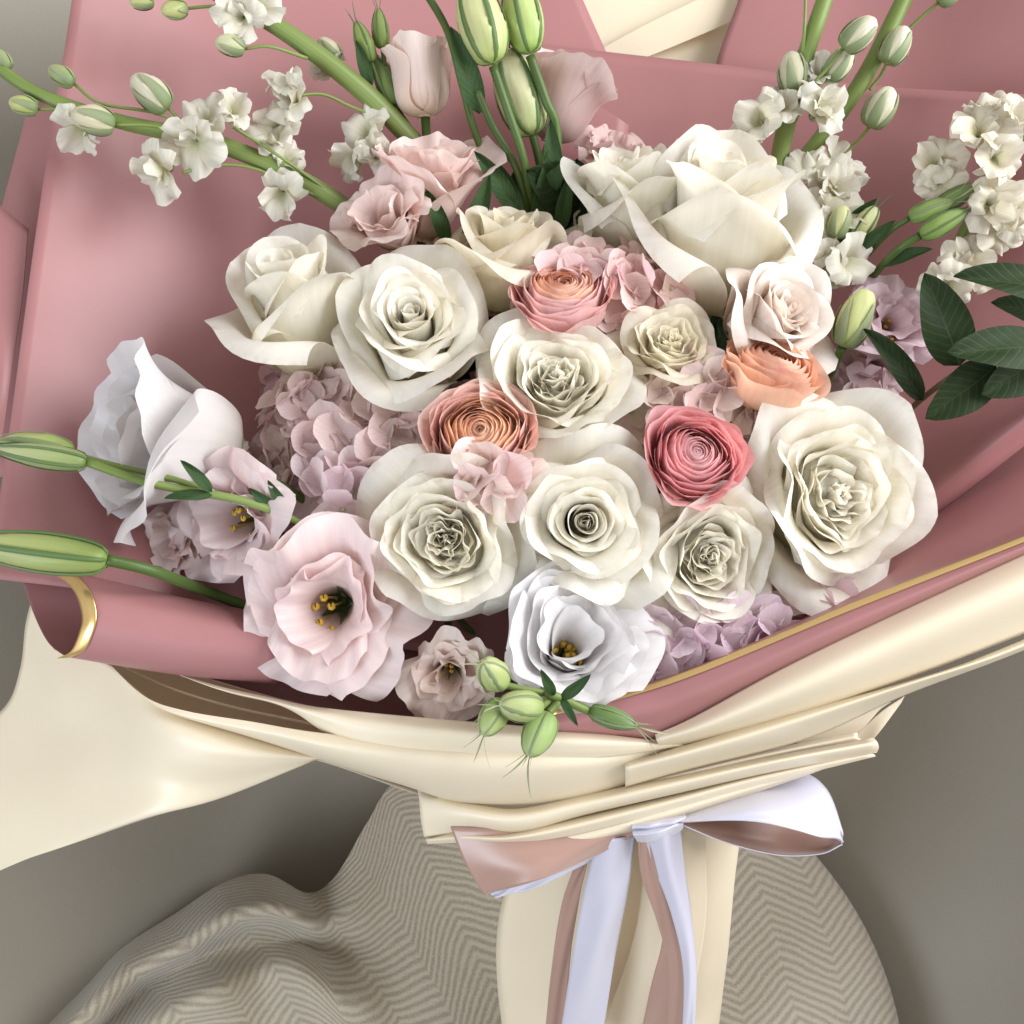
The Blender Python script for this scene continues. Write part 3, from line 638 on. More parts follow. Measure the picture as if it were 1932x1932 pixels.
G_ROSE = 'white roses in the bouquet'
def rose(label, x, y, w, r, d, spin=0, n=26, style='classic', seed=1, openness=1.0, mat=None, kind='rose', tint=(1, 1, 1), group=G_ROSE, frac=.58, cat='rose', wav=1.0, tall=1.0, curl=1.0):
    R = r * PXM * 1.03; rg = np.random.default_rng(seed)
    root, m = flower_root(kind, label, cat, x, y, w, d, spin, group, R * 1.0 * tall)
    mt = mat or (M_ROSE if style == 'classic' else M_GARD)
    for i in range(n):
        f = i / (n - 1); az = i * 2.39996 + rg.uniform(-.25, .25)
        j = lambda a: rg.uniform(-a, a)
        off_ = (0, 0)
        if style == 'classic':
            g = max(0, (f - .8) / .2)
            pts = petal_pts(L=1.10 + .36 * f + j(.04), hw=.16 + .78 * f ** .8, r0=.02 + .05 * f, base=16 + 66 * f, mid=(-4 + 17 * f ** 1.3 + 15 * g) * openness + j(2.5), end=((8 + 96 * f ** .9 + 14 * g) + j(18)) * curl,
                            tb=.42, tc=.80 - .10 * f, drop=.16 + .04 * f, dexp=2.8, krho=.95 + .12 * f, rmin=.05, sidecurl=1.1, ruf=(2 + 5 * f) * wav, freq=2.8, rg=rg, point=.02 + .13 * f ** 2, tipw=.0, nu=25, nv=37)
        else:
            nin = frac
            if f < nin:
                q = f / nin
                pts = petal_pts(L=1.08 + j(.05) + .04 * q, hw=.12 + .30 * q, r0=.02 + .02 * q, base=8 + 56 * q, mid=-3 + 5 * q + j(4), end=14 + 16 * q + j(16),
                                tb=.46, tc=.78, drop=.12, dexp=2.5, krho=.9, rmin=.06, sidecurl=.7, ruf=5, freq=3.2, rg=rg, tipw=.0, nu=25, nv=21, rexp=2.2)
                ss = np.linspace(-1, 1, 25)[None, :]; tt = np.linspace(0, 1, 21)[:, None]
                pts[..., 0] += (.012 + .028 * q) * np.sin(rg.uniform(3.5, 6.5) * ss + rg.uniform(0, 6)) * tt ** 1.5
                off_ = (j(.05) + .001, j(.05))
            else:
                g = (f - nin) / (1 - nin); h = max(0, (g - .75) / .25)
                pts = petal_pts(L=1.20 + .26 * g + j(.04), hw=.55 + .40 * g, r0=.05, base=66 + 16 * g, mid=(3 + 14 * g + 14 * h) * openness + j(3), end=(22 + 82 * g) + j(14),
                                tb=.44, tc=.78 - .08 * g, drop=.18, dexp=2.6, krho=1.0 + .08 * g, rmin=.1, sidecurl=1.0, ruf=6, freq=4, rg=rg, point=.02 + .13 * g ** 2, tipw=.0, nu=25, nv=35)
        if off_ != (0, 0):
            pts = rotz(pts, az); pts[..., 0] += off_[0] * sstep(pts[..., 2] / .5); pts[..., 1] += off_[1] * sstep(pts[..., 2] / .5); pts = rotz(pts, -az)
        pts[..., 2] *= tall
        v = 1 - rg.uniform(0, .03)
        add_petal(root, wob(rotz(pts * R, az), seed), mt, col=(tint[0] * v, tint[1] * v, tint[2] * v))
    hr, hz = (.50, .86) if style != 'classic' else (.17, .84)
    pa, ra = np.meshgrid(np.linspace(0, 2 * math.pi, 64, endpoint=False), np.linspace(0.001, 1, 16))
    hh = hz - .30 * ra ** 3 + .030 * np.sin(ra * 16 + 3 * pa + seed) * np.sin(2.0 * pa + 5 * ra) + .02 * np.sin(5 * pa - 9 * ra + seed)
    hh = np.where(ra > .97, .3, hh)
    hp = np.stack([hr * ra * np.cos(pa), hr * ra * np.sin(pa), hh * tall], -1) * R
    add_petal(root, hp[::-1], mt, 'heart', col=tint)  # added dome, keeps the gaps between inner petals from going dark
    root.children[-1].data.update() if False else None
    for k in range(5):
        sp_ = petal_pts(L=.55, hw=.10, r0=.05, base=80, mid=45, end=30, drop=.75, dexp=1.2, tipw=.5, nu=5, nv=9, krho=1, rmin=.1)
        sp_[..., 2] -= .03
        add_petal(root, rotz(sp_ * R, k * 1.2566), M_SEPAL, 'sepal')
    add_stem(root, m, M_STEMD, .0032)
    return root

def lisianthus(label, x, y, w, r, d, spin=0, n=14, seed=1, openness=1.0, mat=None, tint=(1, 1, 1), ruf=16, deep=1.0, stem=True, throat=True, group='lisianthus blooms', face=.8, close=0):
    R = r * PXM; rg = np.random.default_rng(seed); mt = mat or M_LISB
    root, m = flower_root('lisianthus', label, 'lisianthus', x, y, w, d, spin, group, R * face)
    for i in range(n):
        f = i / (n - 1); az = i * 2.39996 * 1.0 + rg.uniform(-.3, .3); j = lambda a: rg.uniform(-a, a)
        pts = petal_pts(L=(1.0 + .30 * f + j(.09)) * deep, hw=.50 + .38 * f, r0=.04, base=30 + 36 * f + 16 * close, mid=(12 + 22 * f) * openness + j(8) - 7 * close, end=(30 + 50 * f) * openness + j(22) - 4 * close,
                        tb=.38 + .2 * close, tc=.52 + .2 * close, drop=.15, dexp=3.2, krho=1.05, rmin=.14, sidecurl=.4, ruf=ruf * 1.35, freq=3.2 + rg.uniform(0, 2.5), rg=rg, tipw=-.05, nu=31, nv=25, crump=.008, rexp=3.0)
        pts[..., 2] += .014 * np.sin(np.linspace(0, 34, 31) + i)[None, :] * np.linspace(0, 1, 25)[:, None] ** 10
        v = 1 - rg.uniform(0, .06)
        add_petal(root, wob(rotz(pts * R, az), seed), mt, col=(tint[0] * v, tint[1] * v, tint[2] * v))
    if throat:
        for k in range(7):
            a = k * .9 + rg.uniform(0, .4); rr_ = (.05 + .025 * k) * R if k else 0
            b = np.array([rr_ * math.cos(a), rr_ * math.sin(a), .10 * R]); tpt = b * [1.5, 1.5, 1] + [0, 0, (.36 + rg.uniform(0, .1)) * R]
            p = tube_pts(cr([b, (b + tpt) / 2, tpt * [1, 1, .92], tpt], 8), [.012 * R] * 4 + [.012 * R, .040 * R, .045 * R, .01 * R], 7)
            add_petal(root, p, M_STAM, 'stamen')
    for k in range(5):
        sp_ = petal_pts(L=.62, hw=.06, r0=.03, base=60, mid=14, end=18, drop=.8, dexp=1.1, tipw=.6, nu=5, nv=9, krho=1, rmin=.1)
        add_petal(root, rotz(sp_ * R, k * 1.2566 + .3), M_SEPAL, 'sepal')
    if stem: add_stem(root, m, M_STEMD, .0022)
    return root, m

def ranunculus(label, x, y, w, r, d, spin=0, n=64, seed=1, mat=None, inner=None, opening=.12, tint=(1, 1, 1), itint=(1, 1, 1), squash=1.0):
    R = r * PXM; rg = np.random.default_rng(seed)
    root, m = flower_root('ranunculus', label, 'ranunculus', x, y, w, d, spin, 'ranunculus blooms', R * .58)
    for i in range(n):
        f = i / (n - 1); az = i * 2.39996 + rg.uniform(-.2, .2); j = lambda a: rg.uniform(-a, a)
        # each petal starts flat under the flower then turns up at its own radius
        rad_t = opening + (.90 - opening) * f ** .85
        Lh = .46 + .06 * math.sin(f * 3.0) - .16 * f ** 2.5
        L_ = rad_t + Lh; tb = min(.9, rad_t / L_ * 1.25)
        pts = petal_pts(L=L_ + j(.012), hw=.20 + .62 * f, r0=.0, base=104, mid=-16 + 24 * f ** 1.4 + j(2), end=-44 + 84 * f ** 2.4 + j(5),
                        tb=tb, tc=.76, drop=.09, dexp=3.4, krho=1.0, rmin=.06, sidecurl=.3, ruf=2.5 + 8 * f ** 3, freq=3, rg=rg, tipw=.1, nu=15, nv=17, basew=.3)
        pts[..., 2] += .16 * (1 - f)
        k = np.array(itint) * (1 - min(1, f * 1.7)) + np.array(tint) * min(1, f * 1.7); v = 1 - rg.uniform(0, .12)
        mm = (inner if (inner and f < .68) else mat) or M_RPINK
        add_petal(root, wob(rotz(pts * R, az), seed, .7), mm, col=tuple(np.clip(k * v, 0, 1.6)))
    # eye
    th_ = np.linspace(0, 2 * math.pi, 16, endpoint=False); prf = cr([[.0, .30], [.05, .29], [.085, .24], [.09, .15]], 8)
    e = np.stack([prf[:, 0:1] * np.cos(th_), prf[:, 0:1] * np.sin(th_), prf[:, 1:2] + 0 * th_], -1) * R
    link('eye', grid_mesh('eye', e, M_BUDG, closed_u=True), root)
    add_stem(root, m, M_STEMD, .0024)
    return root

# hydrangea: florets of four rounded petals over a dome
def floret_petal(seed):
    rg = np.random.default_rng(seed)
    p = petal_pts(L=1.0, hw=.46, r0=.04, base=70, mid=78 + rg.uniform(-14, 8), end=-18 + rg.uniform(-20, 30), tb=.3, tc=.5, drop=.30, dexp=2.4, krho=3, rmin=3, sidecurl=.4, ruf=9, freq=3, rg=rg, tipw=-.05, nu=9, nv=9, basew=.25, cup=.25)
    return p
HYD_MESH = [grid_mesh('petal', floret_petal(k), M_HYD) for k in range(10)]
STK_MESH = []
for k in range(14):
    rg = np.random.default_rng(100 + k)
    STK_MESH.append(grid_mesh('petal', petal_pts(L=1.0, hw=.46, r0=.05, base=20, mid=48 + rg.uniform(-26, 22), end=42 + rg.uniform(-40, 40), tb=.3, tc=.45, drop=.25, dexp=2.3, krho=1.4, rmin=.3, sidecurl=.5, ruf=19, freq=3.5, rg=rg, tipw=-.1, nu=13, nv=13, basew=.2, cup=-.2, crump=.03, rexp=1.8), M_STOCK))
def hydrangea(label, x, y, w, rx, ry, d, n, seed, tint=(1, 1, 1), size=34, dome=.6):
    rg = np.random.default_rng(seed)
    root, m = flower_root('hydrangea_head', label, 'hydrangea', x, y, w, d, 0, 'pink hydrangea heads', .03)
    for i in range(n):
        q = math.sqrt((i + .5) / n) * .98; a = i * 2.39996 + rg.uniform(-.3, .3)
        lx, ly = rx * PXM * q * math.cos(a), ry * PXM * q * math.sin(a)
        lz = .03 - dome * .035 * q * q + rg.uniform(-.009, .006)
        nrm = Vector((q * math.cos(a) * .9 + rg.uniform(-.6, .6), q * math.sin(a) * .9 + rg.uniform(-.6, .6), 1.0 + rg.uniform(-.25, .2))).normalized()
        qq = Vector((0, 0, 1)).rotation_difference(nrm).to_matrix().to_4x4()
        fo = bpy.data.objects.new('floret', None); C.objects.link(fo); fo.parent = root; fo.empty_display_size = .003
        fo.matrix_basis = Matrix.Translation((lx, ly, lz)) @ qq @ Matrix.Rotation(rg.uniform(0, 6), 4, 'Z') @ Matrix.Scale(size * PXM * rg.uniform(.85, 1.15), 4)
        for k in range(4):
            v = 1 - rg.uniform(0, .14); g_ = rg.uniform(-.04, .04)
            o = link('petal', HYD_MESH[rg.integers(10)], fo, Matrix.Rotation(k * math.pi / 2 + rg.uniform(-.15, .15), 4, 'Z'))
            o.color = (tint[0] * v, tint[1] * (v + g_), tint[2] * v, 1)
        o = link('eye', EYE, fo)
    # green cushion of pedicels underneath
    for k in range(9):
        a = k * .7; e = Vector((rx * PXM * .7 * math.cos(a), ry * PXM * .7 * math.sin(a), .012))
        p = tube_pts(cr([[0, 0, -.03], [e.x * .4, e.y * .4, -.01], list(e)], 8), [.0012] * 8, 6)
        add_petal(root, p, M_STEM, 'pedicel')
    add_stem(root, m, M_STEM, .0028)
    return root
th_ = np.linspace(0, 2 * math.pi, 8, endpoint=False); prf = cr([[.0, .13], [.05, .11], [.07, .05], [.05, .0]], 5)
EYE = grid_mesh('eye', np.stack([prf[:, 0:1] * np.cos(th_), prf[:, 0:1] * np.sin(th_), prf[:, 1:2] + 0 * th_], -1), M_BUDC, closed_u=True)

# buds -------------------------------------------------
def bud_body(prof, lobes=5, tw_=1.6, depth=.12, mat=None, n=30, k=22):
    pr_ = cr(prof, k); th = np.linspace(0, 2 * math.pi, n, endpoint=False)
    t = np.linspace(0, 1, k)[:, None]
    mod = 1 + depth * (((th[None] + tw_ * t * 2) * lobes / (2 * math.pi)) % 1.0 - .5) * sstep(t * 3) * 1.0
    rr_ = pr_[:, 0:1] * mod
    return grid_mesh('bud_petals', np.stack([rr_ * np.cos(th), rr_ * np.sin(th), pr_[:, 1:2] + 0 * th[None]], -1), mat, closed_u=True)
LONG = [[.02, 0], [.14, .05], [.20, .25], [.21, .5], [.15, .78], [.05, .96], [.0, 1.0]]
ROUND = [[.02, 0], [.22, .06], [.32, .3], [.31, .6], [.20, .85], [.08, .95], [.0, .97]]
BUDS = {'long_green': bud_body(LONG, mat=M_BUDG), 'long_yellow': bud_body([[.02, 0], [.16, .05], [.25, .25], [.27, .5], [.22, .78], [.12, .96], [.0, 1.0]], mat=M_BUDY),
        'round_green': bud_body(ROUND, 4, 1., .10, mat=M_BUDG), 'round_cream': bud_body(ROUND, 5, 1.3, .13, mat=M_BUDC), 'round_yellow': bud_body(ROUND, 5, 1., .14, mat=M_BUDY)}
PROFS = {'long_green': LONG, 'long_yellow': [[.02, 0], [.16, .05], [.25, .25], [.27, .5], [.22, .78], [.12, .96], [.0, 1.0]], 'round_green': ROUND, 'round_cream': ROUND, 'round_yellow': ROUND, 'slim': [[.02, 0], [.09, .05], [.125, .22], [.132, .45], [.10, .72], [.045, .92], [.0, 1.0]]}
BUDS['slim'] = bud_body(PROFS['slim'], mat=M_BUDG, lobes=3, depth=.08)
def hug_sepal(prof, waz, tmax, gap, flare, seed, mat):
    """a sepal that follows the bud's own profile, then lifts off at its tip"""
    rg = np.random.default_rng(seed); pr_ = cr(prof, 40); nv, nu = 14, 7
    t = np.linspace(0, 1, nv); idx = np.clip(t * tmax, 0, .97) * 39
    r = np.interp(idx, np.arange(40), pr_[:, 0]) + gap + flare * np.clip(t - .55, 0, 1) ** 1.5
    z = np.interp(idx, np.arange(40), pr_[:, 1]) + np.clip(t * tmax - .97, 0, 1) * 1.0
    w = waz * np.sin(math.pi * (.12 + .88 * t)) ** .7 * (1 - .3 * t) / np.maximum(.35, r / r.max()) + .004
    s_ = np.linspace(-1, 1, nu)[None, :]; al = s_ * w[:, None] + rg.uniform(-.25, .25) * t[:, None] ** 2
    rr_ = r[:, None] + .012 * (1 - s_ ** 2)
    return grid_mesh('sepal', np.stack([rr_ * np.cos(al), rr_ * np.sin(al), z[:, None] + 0 * s_], -1), mat)
SEPS = {}
for k_, pf in PROFS.items():
    ml = M_SEPAL
    SEPS[k_, 'long'] = [hug_sepal(pf, .13, 1.0 + .1 * q, .012, .05 + .12 * q, q, ml) for q in range(5)]
    SEPS[k_, 'wide'] = [hug_sepal(pf, .42, .44 + .07 * q, .030, .05, q, M_BUDS) for q in range(5)]
    SEPS[k_, 'tendril'] = [hug_sepal(pf, .10, 1.15 + .12 * q, .010, .3 + .35 * q, q, M_BUDS) for q in range(5)]
def bud(parent, x, y, w, size, d, kind, sep='long', spin=0, tint=(1, 1, 1), nsep=5, name='bud'):
    """a bud part: base at x, y, w pointing along d; size = length in picture px"""
    e = bpy.data.objects.new(name, None); C.objects.link(e); e.empty_display_size = .003
    m = frame_matrix(P(x, y, w), D(*d), rad(spin), size * PXM)
    m.translation -= parent.location
    e.parent = parent; e.matrix_basis = m
    o = link('bud_petals', BUDS[kind], e); o.color = c4(tint)
    S = SEPS[kind, sep]
    for k in range(nsep):
        link('sepal', S[k % 5], e, Matrix.Rotation(k * 2 * math.pi / nsep + .2 * math.sin(k * 7), 4, 'Z'))
    return P(x, y, w)

def stock_floret(parent, x, y, w, size, d, seed, n=7, tint=(1, 1, 1)):
    rg = np.random.default_rng(seed)
    e = bpy.data.objects.new('floret', None); C.objects.link(e); e.empty_display_size = .003
    m = frame_matrix(P(x, y, w), D(*d), rg.uniform(0, 6), size * 1.25 * PXM); m = Matrix.Translation(-(m.to_3x3().col[2] * .35)) @ m
    m.translation -= parent.location
    e.parent = parent; e.matrix_basis = m
    for k in range(n):
        v = 1 - rg.uniform(0, .08)
        sc_ = 1.0 if k < 5 else rg.uniform(.5, .75)
        o = link('petal', STK_MESH[rg.integers(14)], e, Matrix.Rotation(k * (1.2566 if k < 5 else 1.9) + rg.uniform(-.3, .3), 4, 'Z') @ Matrix.Rotation(rg.uniform(-.25, .25), 4, 'X') @ Matrix.Scale(sc_ * rg.uniform(.85, 1.1), 4))
        o.color = (tint[0] * v, tint[1] * v, tint[2] * v * .97, 1)
    for k in range(4):
        link('sepal', SEPS['round_green', 'wide'][k], e, Matrix.Translation((0, 0, -.30)) @ Matrix.Rotation(k * 1.57, 4, 'Z') @ Matrix.Scale(.55, 4))

def leaf_mesh(name, L_, wd, fold=.25, bend=.3, mat=None, nu=9, nv=15, tipk=1.6, basek=.8):
    s = np.linspace(-1, 1, nu)[None, :]; t = np.linspace(0, 1, nv)[:, None]
    w = wd * np.sin(math.pi * np.clip(t, 0, 1) ** basek) ** .62 * (1 - .18 * t) + .002 * wd
    x = s * w; y = t * L_ + 0 * s; z = np.abs(s) * w * fold + bend * L_ * (t - t * t) * .6 + .02 * L_ * np.sin(3 * s + 6 * t)
    return grid_mesh(name, np.stack([x, y, z], -1), mat)
def leaf(parent, a, b, me_len1, up=(0, .1, 1), name='leaf', scalew=1.0):
    """leaf from picture point a to b using a unit-length mesh"""
    A, B = P(*a), P(*b); yv = B - A; L_ = yv.length; yv.normalize(); zv = D(*up); xv = yv.cross(zv).normalized(); zv = xv.cross(yv)
    m = Matrix((xv * L_ * scalew, yv * L_, zv * L_)).transposed().to_4x4(); m.translation = A - parent.location
    return link(name, me_len1, parent, m)
LF_OVAL = leaf_mesh('leaf', 1, .24, mat=M_LEAF); LF_WIDE = leaf_mesh('leaf', 1, .33, mat=M_LEAF, fold=.15); LF_LANCE = leaf_mesh('leaf', 1, .15, mat=M_LEAFL, fold=.4)

# ----- white roses
rose('white rose seen from the side at the far left, a lower petal reaching out', 536, 515, -.022, 178, (-.20, .76, .62), 40, 18, 'classic', 11, wav=.6, tall=1.2, curl=.85)
rose('open white rose with browned petal edges, beside the left side-facing rose', 775, 595, -.004, 172, (.02, .42, .9), 100, 28, 'classic', 12)
rose('ruffled white garden rose in the middle, below the pale pink ranunculus', 1050, 706, .008, 170, (0, .42, .90), 10, 42, 'garden', 13, kind='garden_rose')
rose('tall white rose seen from the side, left one of the pair at the top', 1175, 320, -.070, 155, (-.10, .88, .46), 30, 17, 'classic', 14, wav=.6, tall=1.3, curl=.75)
rose('largest white rose, seen from the side at the top centre right', 1372, 340, -.040, 212, (.06, .82, .57), 75, 20, 'classic', 25, wav=.6, tall=1.3, curl=.75)
rose('cream rose lying on its side behind the pale pink ranunculus', 955, 430, -.055, 165, (.05, .88, .42), 200, 18, 'classic', 16, tint=(.98, .95, .88))
rose('small cream garden rose between the middle rose and the peach ranunculus', 1268, 640, -.010, 112, (.0, .55, .84), 60, 36, 'garden', 17, kind='garden_rose', tint=(.98, .96, .9))
rose('ruffled white garden rose left of the spiral rose, above the blush lisianthus', 836, 1018, .036, 168, (-.05, .02, 1), 70, 46, 'garden', 28, kind='garden_rose')
rose('white rose with a neat round spiral heart in the lower centre', 1105, 985, .030, 178, (.0, .06, 1), 150, 32, 'classic', 19)
rose('ruffled white garden rose partly under the spiral rose, at its right', 1345, 1052, .026, 158, (.12, -.06, .98), 80, 44, 'garden', 20, kind='garden_rose')
rose('large white garden rose at the right, its left petals hanging down', 1592, 930, .018, 198, (.18, .10, .97), 5, 38, 'garden', 21, frac=.5, kind='garden_rose')
rose('blush rose of many thin petals at the right, beside a yellow bud', 1485, 585, -.018, 142, (.42, .35, .83), 40, 24, 'classic', 22, mat=M_LISB, tint=(1.06, 1.12, 1.06))

# ----- lisianthus
LP = lisianthus
LP('pale blush lisianthus cup at the top, upright between stem and green buds', 790, 85, -.09, 108, (-.08, .97, .25), 0, 10, 31, .3, M_LISB, (1.14, 1.16, 1.12), ruf=4, deep=1.35, face=1.35, close=1)
LP('dusty pink lisianthus with a pointed petal at the top centre', 1085, 115, -.12, 128, (.30, .92, .26), 30, 8, 32, .6, M_LISP, ruf=5, deep=1.4, face=1.4, close=.4)
LP('blush lisianthus with a flared rim, below the upright blush cup', 815, 305, -.07, 150, (.16, .86, .48), 70, 11, 33, .5, M_LISB, (1.08, 1.04, 1.02), ruf=5, deep=1.25, face=1.1)
LP('crumpled blush lisianthus just above the left roses', 722, 400, -.050, 122, (-.3, .5, .82), 20, 12, 34, .75, M_LISB, (1.06, 1.02, 1.0), ruf=11)
LP('pink ruffled lisianthus peeping out behind the top white roses', 1160, 275, -.13, 95, (.1, .75, .6), 20, 12, 35, .9, M_LISP, (1.05, 1.05, 1.05), ruf=22)
LP('beige lisianthus edge showing behind the largest white rose', 1330, 290, -.12, 70, (.1, .7, .7), 120, 10, 36, .9, M_LISB, ruf=22)
LP('large white-blush lisianthus on a long stem at the far left', 222, 812, .006, 232, (-.78, .20, .59), 15, 11, 37, .7, M_LISW, (.86, .84, .84), ruf=5, deep=1.1, face=1.05, close=.4, stem=False)
LP('blush lisianthus with folded points, right of the far left bloom', 428, 985, .004, 150, (-.45, -.15, .88), 50, 12, 38, .95, M_LISB, (1.0, .99, 1.03), ruf=14)
LP('shaded blush lisianthus with a frilled edge, behind the folded one', 325, 1010, -.03, 95, (-.6, 0, .8), 10, 12, 39, .9, M_LISB, (1.0, .97, .96), ruf=14)
LP('large open blush lisianthus at the lower left with a yellow heart', 608, 1150, .026, 186, (-.12, -.02, .99), 60, 12, 40, .95, M_LISB, (1.07, 1.04, 1.06), ruf=13)
LP('round white lisianthus with dark throat and yellow stamens, lower centre', 1078, 1205, .042, 172, (.08, .50, .86), 0, 17, 41, .62, M_LISW, (.95, .95, .96), ruf=4.5, throat=False)
LP('small beige lisianthus tucked under the two lower left blooms', 850, 1280, .018, 98, (0, -.3, .95), 20, 13, 42, .9, M_LISB, (1.0, .98, .92), ruf=18)
LP('mauve lisianthus in shade behind the dark leaves at the right', 1690, 600, -.07, 115, (.2, .3, .93), 10, 14, 43, .95, M_LISP, (.98, .98, 1.1), ruf=12)
LP('dusky lisianthus petals below the mauve one, in the dark gap', 1660, 700, -.10, 90, (.2, -.3, .93), 60, 10, 44, 1, M_LISP, (.9, .9, .95), ruf=14)

# stamens of the white lisianthus, in view as a bunch
wl = [o for o in bpy.data.objects if o.name.startswith('lisianthus') and 'dark throat' in o.get('label', '')][0]
rg = np.random.default_rng(9); R = 168 * PXM
for k in range(18):
    a = k * 2.4; q = .045 * math.sqrt(k); b = np.array([q * math.cos(a), q * math.sin(a), .16]); tpt = b + [rg.uniform(-.06, .06), rg.uniform(-.06, .06), .18 + rg.uniform(0, .08)]
    p = tube_pts(cr([b, (b + tpt) / 2, tpt + [.03, .02, .0], tpt + [.06 * math.cos(k), .06 * math.sin(k), .02]], 9), [.008] * 4 + [.012, .03, .034, .026, .006], 7)
    add_petal(wl, p * R, M_STAM, 'stamen')

# ----- ranunculus
ranunculus('pale pink ranunculus with an orange heart, above the middle rose', 1062, 552, -.026, 136, (0, .70, .70), 0, 60, 51, M_RPINK, M_RPEACH, itint=(1, .85, .8), opening=.1)
ranunculus('peach ranunculus with pink outer petals, left of the middle', 906, 820, .020, 134, (-.02, .34, .94), 30, 60, 52, M_RPINK, M_RPEACH, opening=.20, tint=(1.03, 1.06, .98), itint=(1.04, 1.10, 1.08))
ranunculus('deep pink ranunculus beside the large right rose', 1312, 858, .024, 120, (.10, .28, .95), 60, 60, 53, M_RHOT, M_RHOT, opening=.1, itint=(1.05, 1.5, 1.5))
ranunculus('peach ranunculus turned away, below the blush rose at the right', 1460, 692, -.006, 132, (.25, .72, .55), 0, 44, 54, M_RPEACH, M_RPEACH, opening=.1)

# ----- hydrangea
hydrangea('mauve pink hydrangea head filling the left, left of the peach ranunculus', 650, 835, -.020, 185, 160, (-.2, .1, .97), 60, 61, (1.0, .97, .96), 71)
hydrangea('pink hydrangea behind the pale pink ranunculus', 1150, 530, -.035, 165, 90, (.1, .4, .9), 34, 62, (1.12, 1.02, 1.02), 63)
hydrangea('dusty pink hydrangea above the deep pink ranunculus', 1320, 740, -.008, 150, 90, (.05, .25, .95), 32, 63, (1.06, 1.06, 1.02), 69)
hydrangea('pink hydrangea sprig in front of the peach ranunculus', 925, 908, .034, 66, 24, (0, 0, 1), 11, 64, (1.08, 1.03, 1.0), 69)
hydrangea('lilac hydrangea above the gold edge, at the lower right', 1325, 1215, .022, 170, 75, (.05, -.1, 1), 34, 65, (1.02, 1.0, 1.12), 66)
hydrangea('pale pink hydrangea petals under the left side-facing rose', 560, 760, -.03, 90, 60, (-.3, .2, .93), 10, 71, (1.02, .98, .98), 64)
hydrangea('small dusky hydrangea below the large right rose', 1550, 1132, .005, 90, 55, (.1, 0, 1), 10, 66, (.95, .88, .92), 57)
hydrangea('mauve hydrangea sprig above the large blush lisianthus', 640, 925, .002, 70, 60, (-.1, .1, 1), 7, 67, (1.04, 1.03, 1.1), 69)
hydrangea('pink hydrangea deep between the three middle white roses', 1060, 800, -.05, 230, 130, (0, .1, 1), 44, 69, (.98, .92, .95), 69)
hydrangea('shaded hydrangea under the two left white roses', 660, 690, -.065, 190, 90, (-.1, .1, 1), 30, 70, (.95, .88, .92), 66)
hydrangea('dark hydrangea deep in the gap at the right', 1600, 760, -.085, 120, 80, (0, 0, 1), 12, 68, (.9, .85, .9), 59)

# ----- stock stems
def stock(label, path, radii, buds_, florets, pedicels, seed=0, tint=(1, 1, 1)):
    root = thing('stock_stem', label, 'stock', Matrix.Translation(P(*path[-1])), 'white stock stems')
    tube('stem', [list(P(*p)) for p in path], [r * PXM for r in radii], M_STEM, root, n=14, k=40, ribs=.06)
    for b in buds_: bud(root, *b)
    for i, f in enumerate(florets): stock_floret(root, *f, seed=seed * 50 + i, tint=tint)
    for p in pedicels:
        tube('pedicel', [list(P(*q)) for q in p], [3.2 * PXM, 3.4 * PXM, 4 * PXM][:len(p)] if len(p) < 4 else [3.4 * PXM] * len(p), M_STEM, root, n=8, k=14)
    return root
stock('white stock stem stretching to the left edge of the picture',
      [(-60, 80, -.03), (60, 170, -.035), (220, 228, -.045), (400, 268, -.06), (540, 325, -.075), (650, 390, -.09), (760, 470, -.11)], [11, 12, 14, 17, 18, 19, 18],
      [(140, 158, -.035, 56, (-.85, .5, .3), 'round_green', 'wide', 0), (318, 205, -.045, 92, (-.72, .62, .35), 'round_cream', 'wide', 20, (1, 1, 1)), (72, 206, -.035, 56, (-.9, .15, .35), 'round_green', 'wide', 40, (1.4, 1.3, 1.1)),
       (216, 236, -.03, 84, (-.85, .1, .5), 'round_cream', 'wide', 60, (1, .97, .9)), (20, 130, -.035, 50, (-.6, .6, .3), 'round_green', 'wide', 0)],
      [(378, 225, -.04, 62, (-.25, .1, 1)), (440, 205, -.05, 44, (.4, .3, .8)), (362, 275, -.035, 56, (-.2, -.7, .7)), (290, 325, -.04, 58, (-.55, -.5, .6)), (148, 255, -.04, 50, (-.4, -.7, .5)), (515, 258, -.065, 50, (.2, .5, .8)), (530, 375, -.07, 58, (-.1, -.8, .6)), (540, 300, -.075, 44, (.4, .3, .8))],
      [[(140, 158, -.035), (190, 195, -.035), (300, 215, -.045), (400, 262, -.055)], [(318, 205, -.045), (350, 235, -.05), (400, 268, -.055)], [(72, 206, -.035), (120, 208, -.037), (200, 225, -.045)], [(216, 236, -.03), (290, 238, -.04), (380, 262, -.05)], [(345, 326, -.04), (400, 312, -.055), (480, 318, -.065), (600, 370, -.08)], [(440, 240, -.045), (520, 290, -.06), (640, 375, -.085)]], 1)
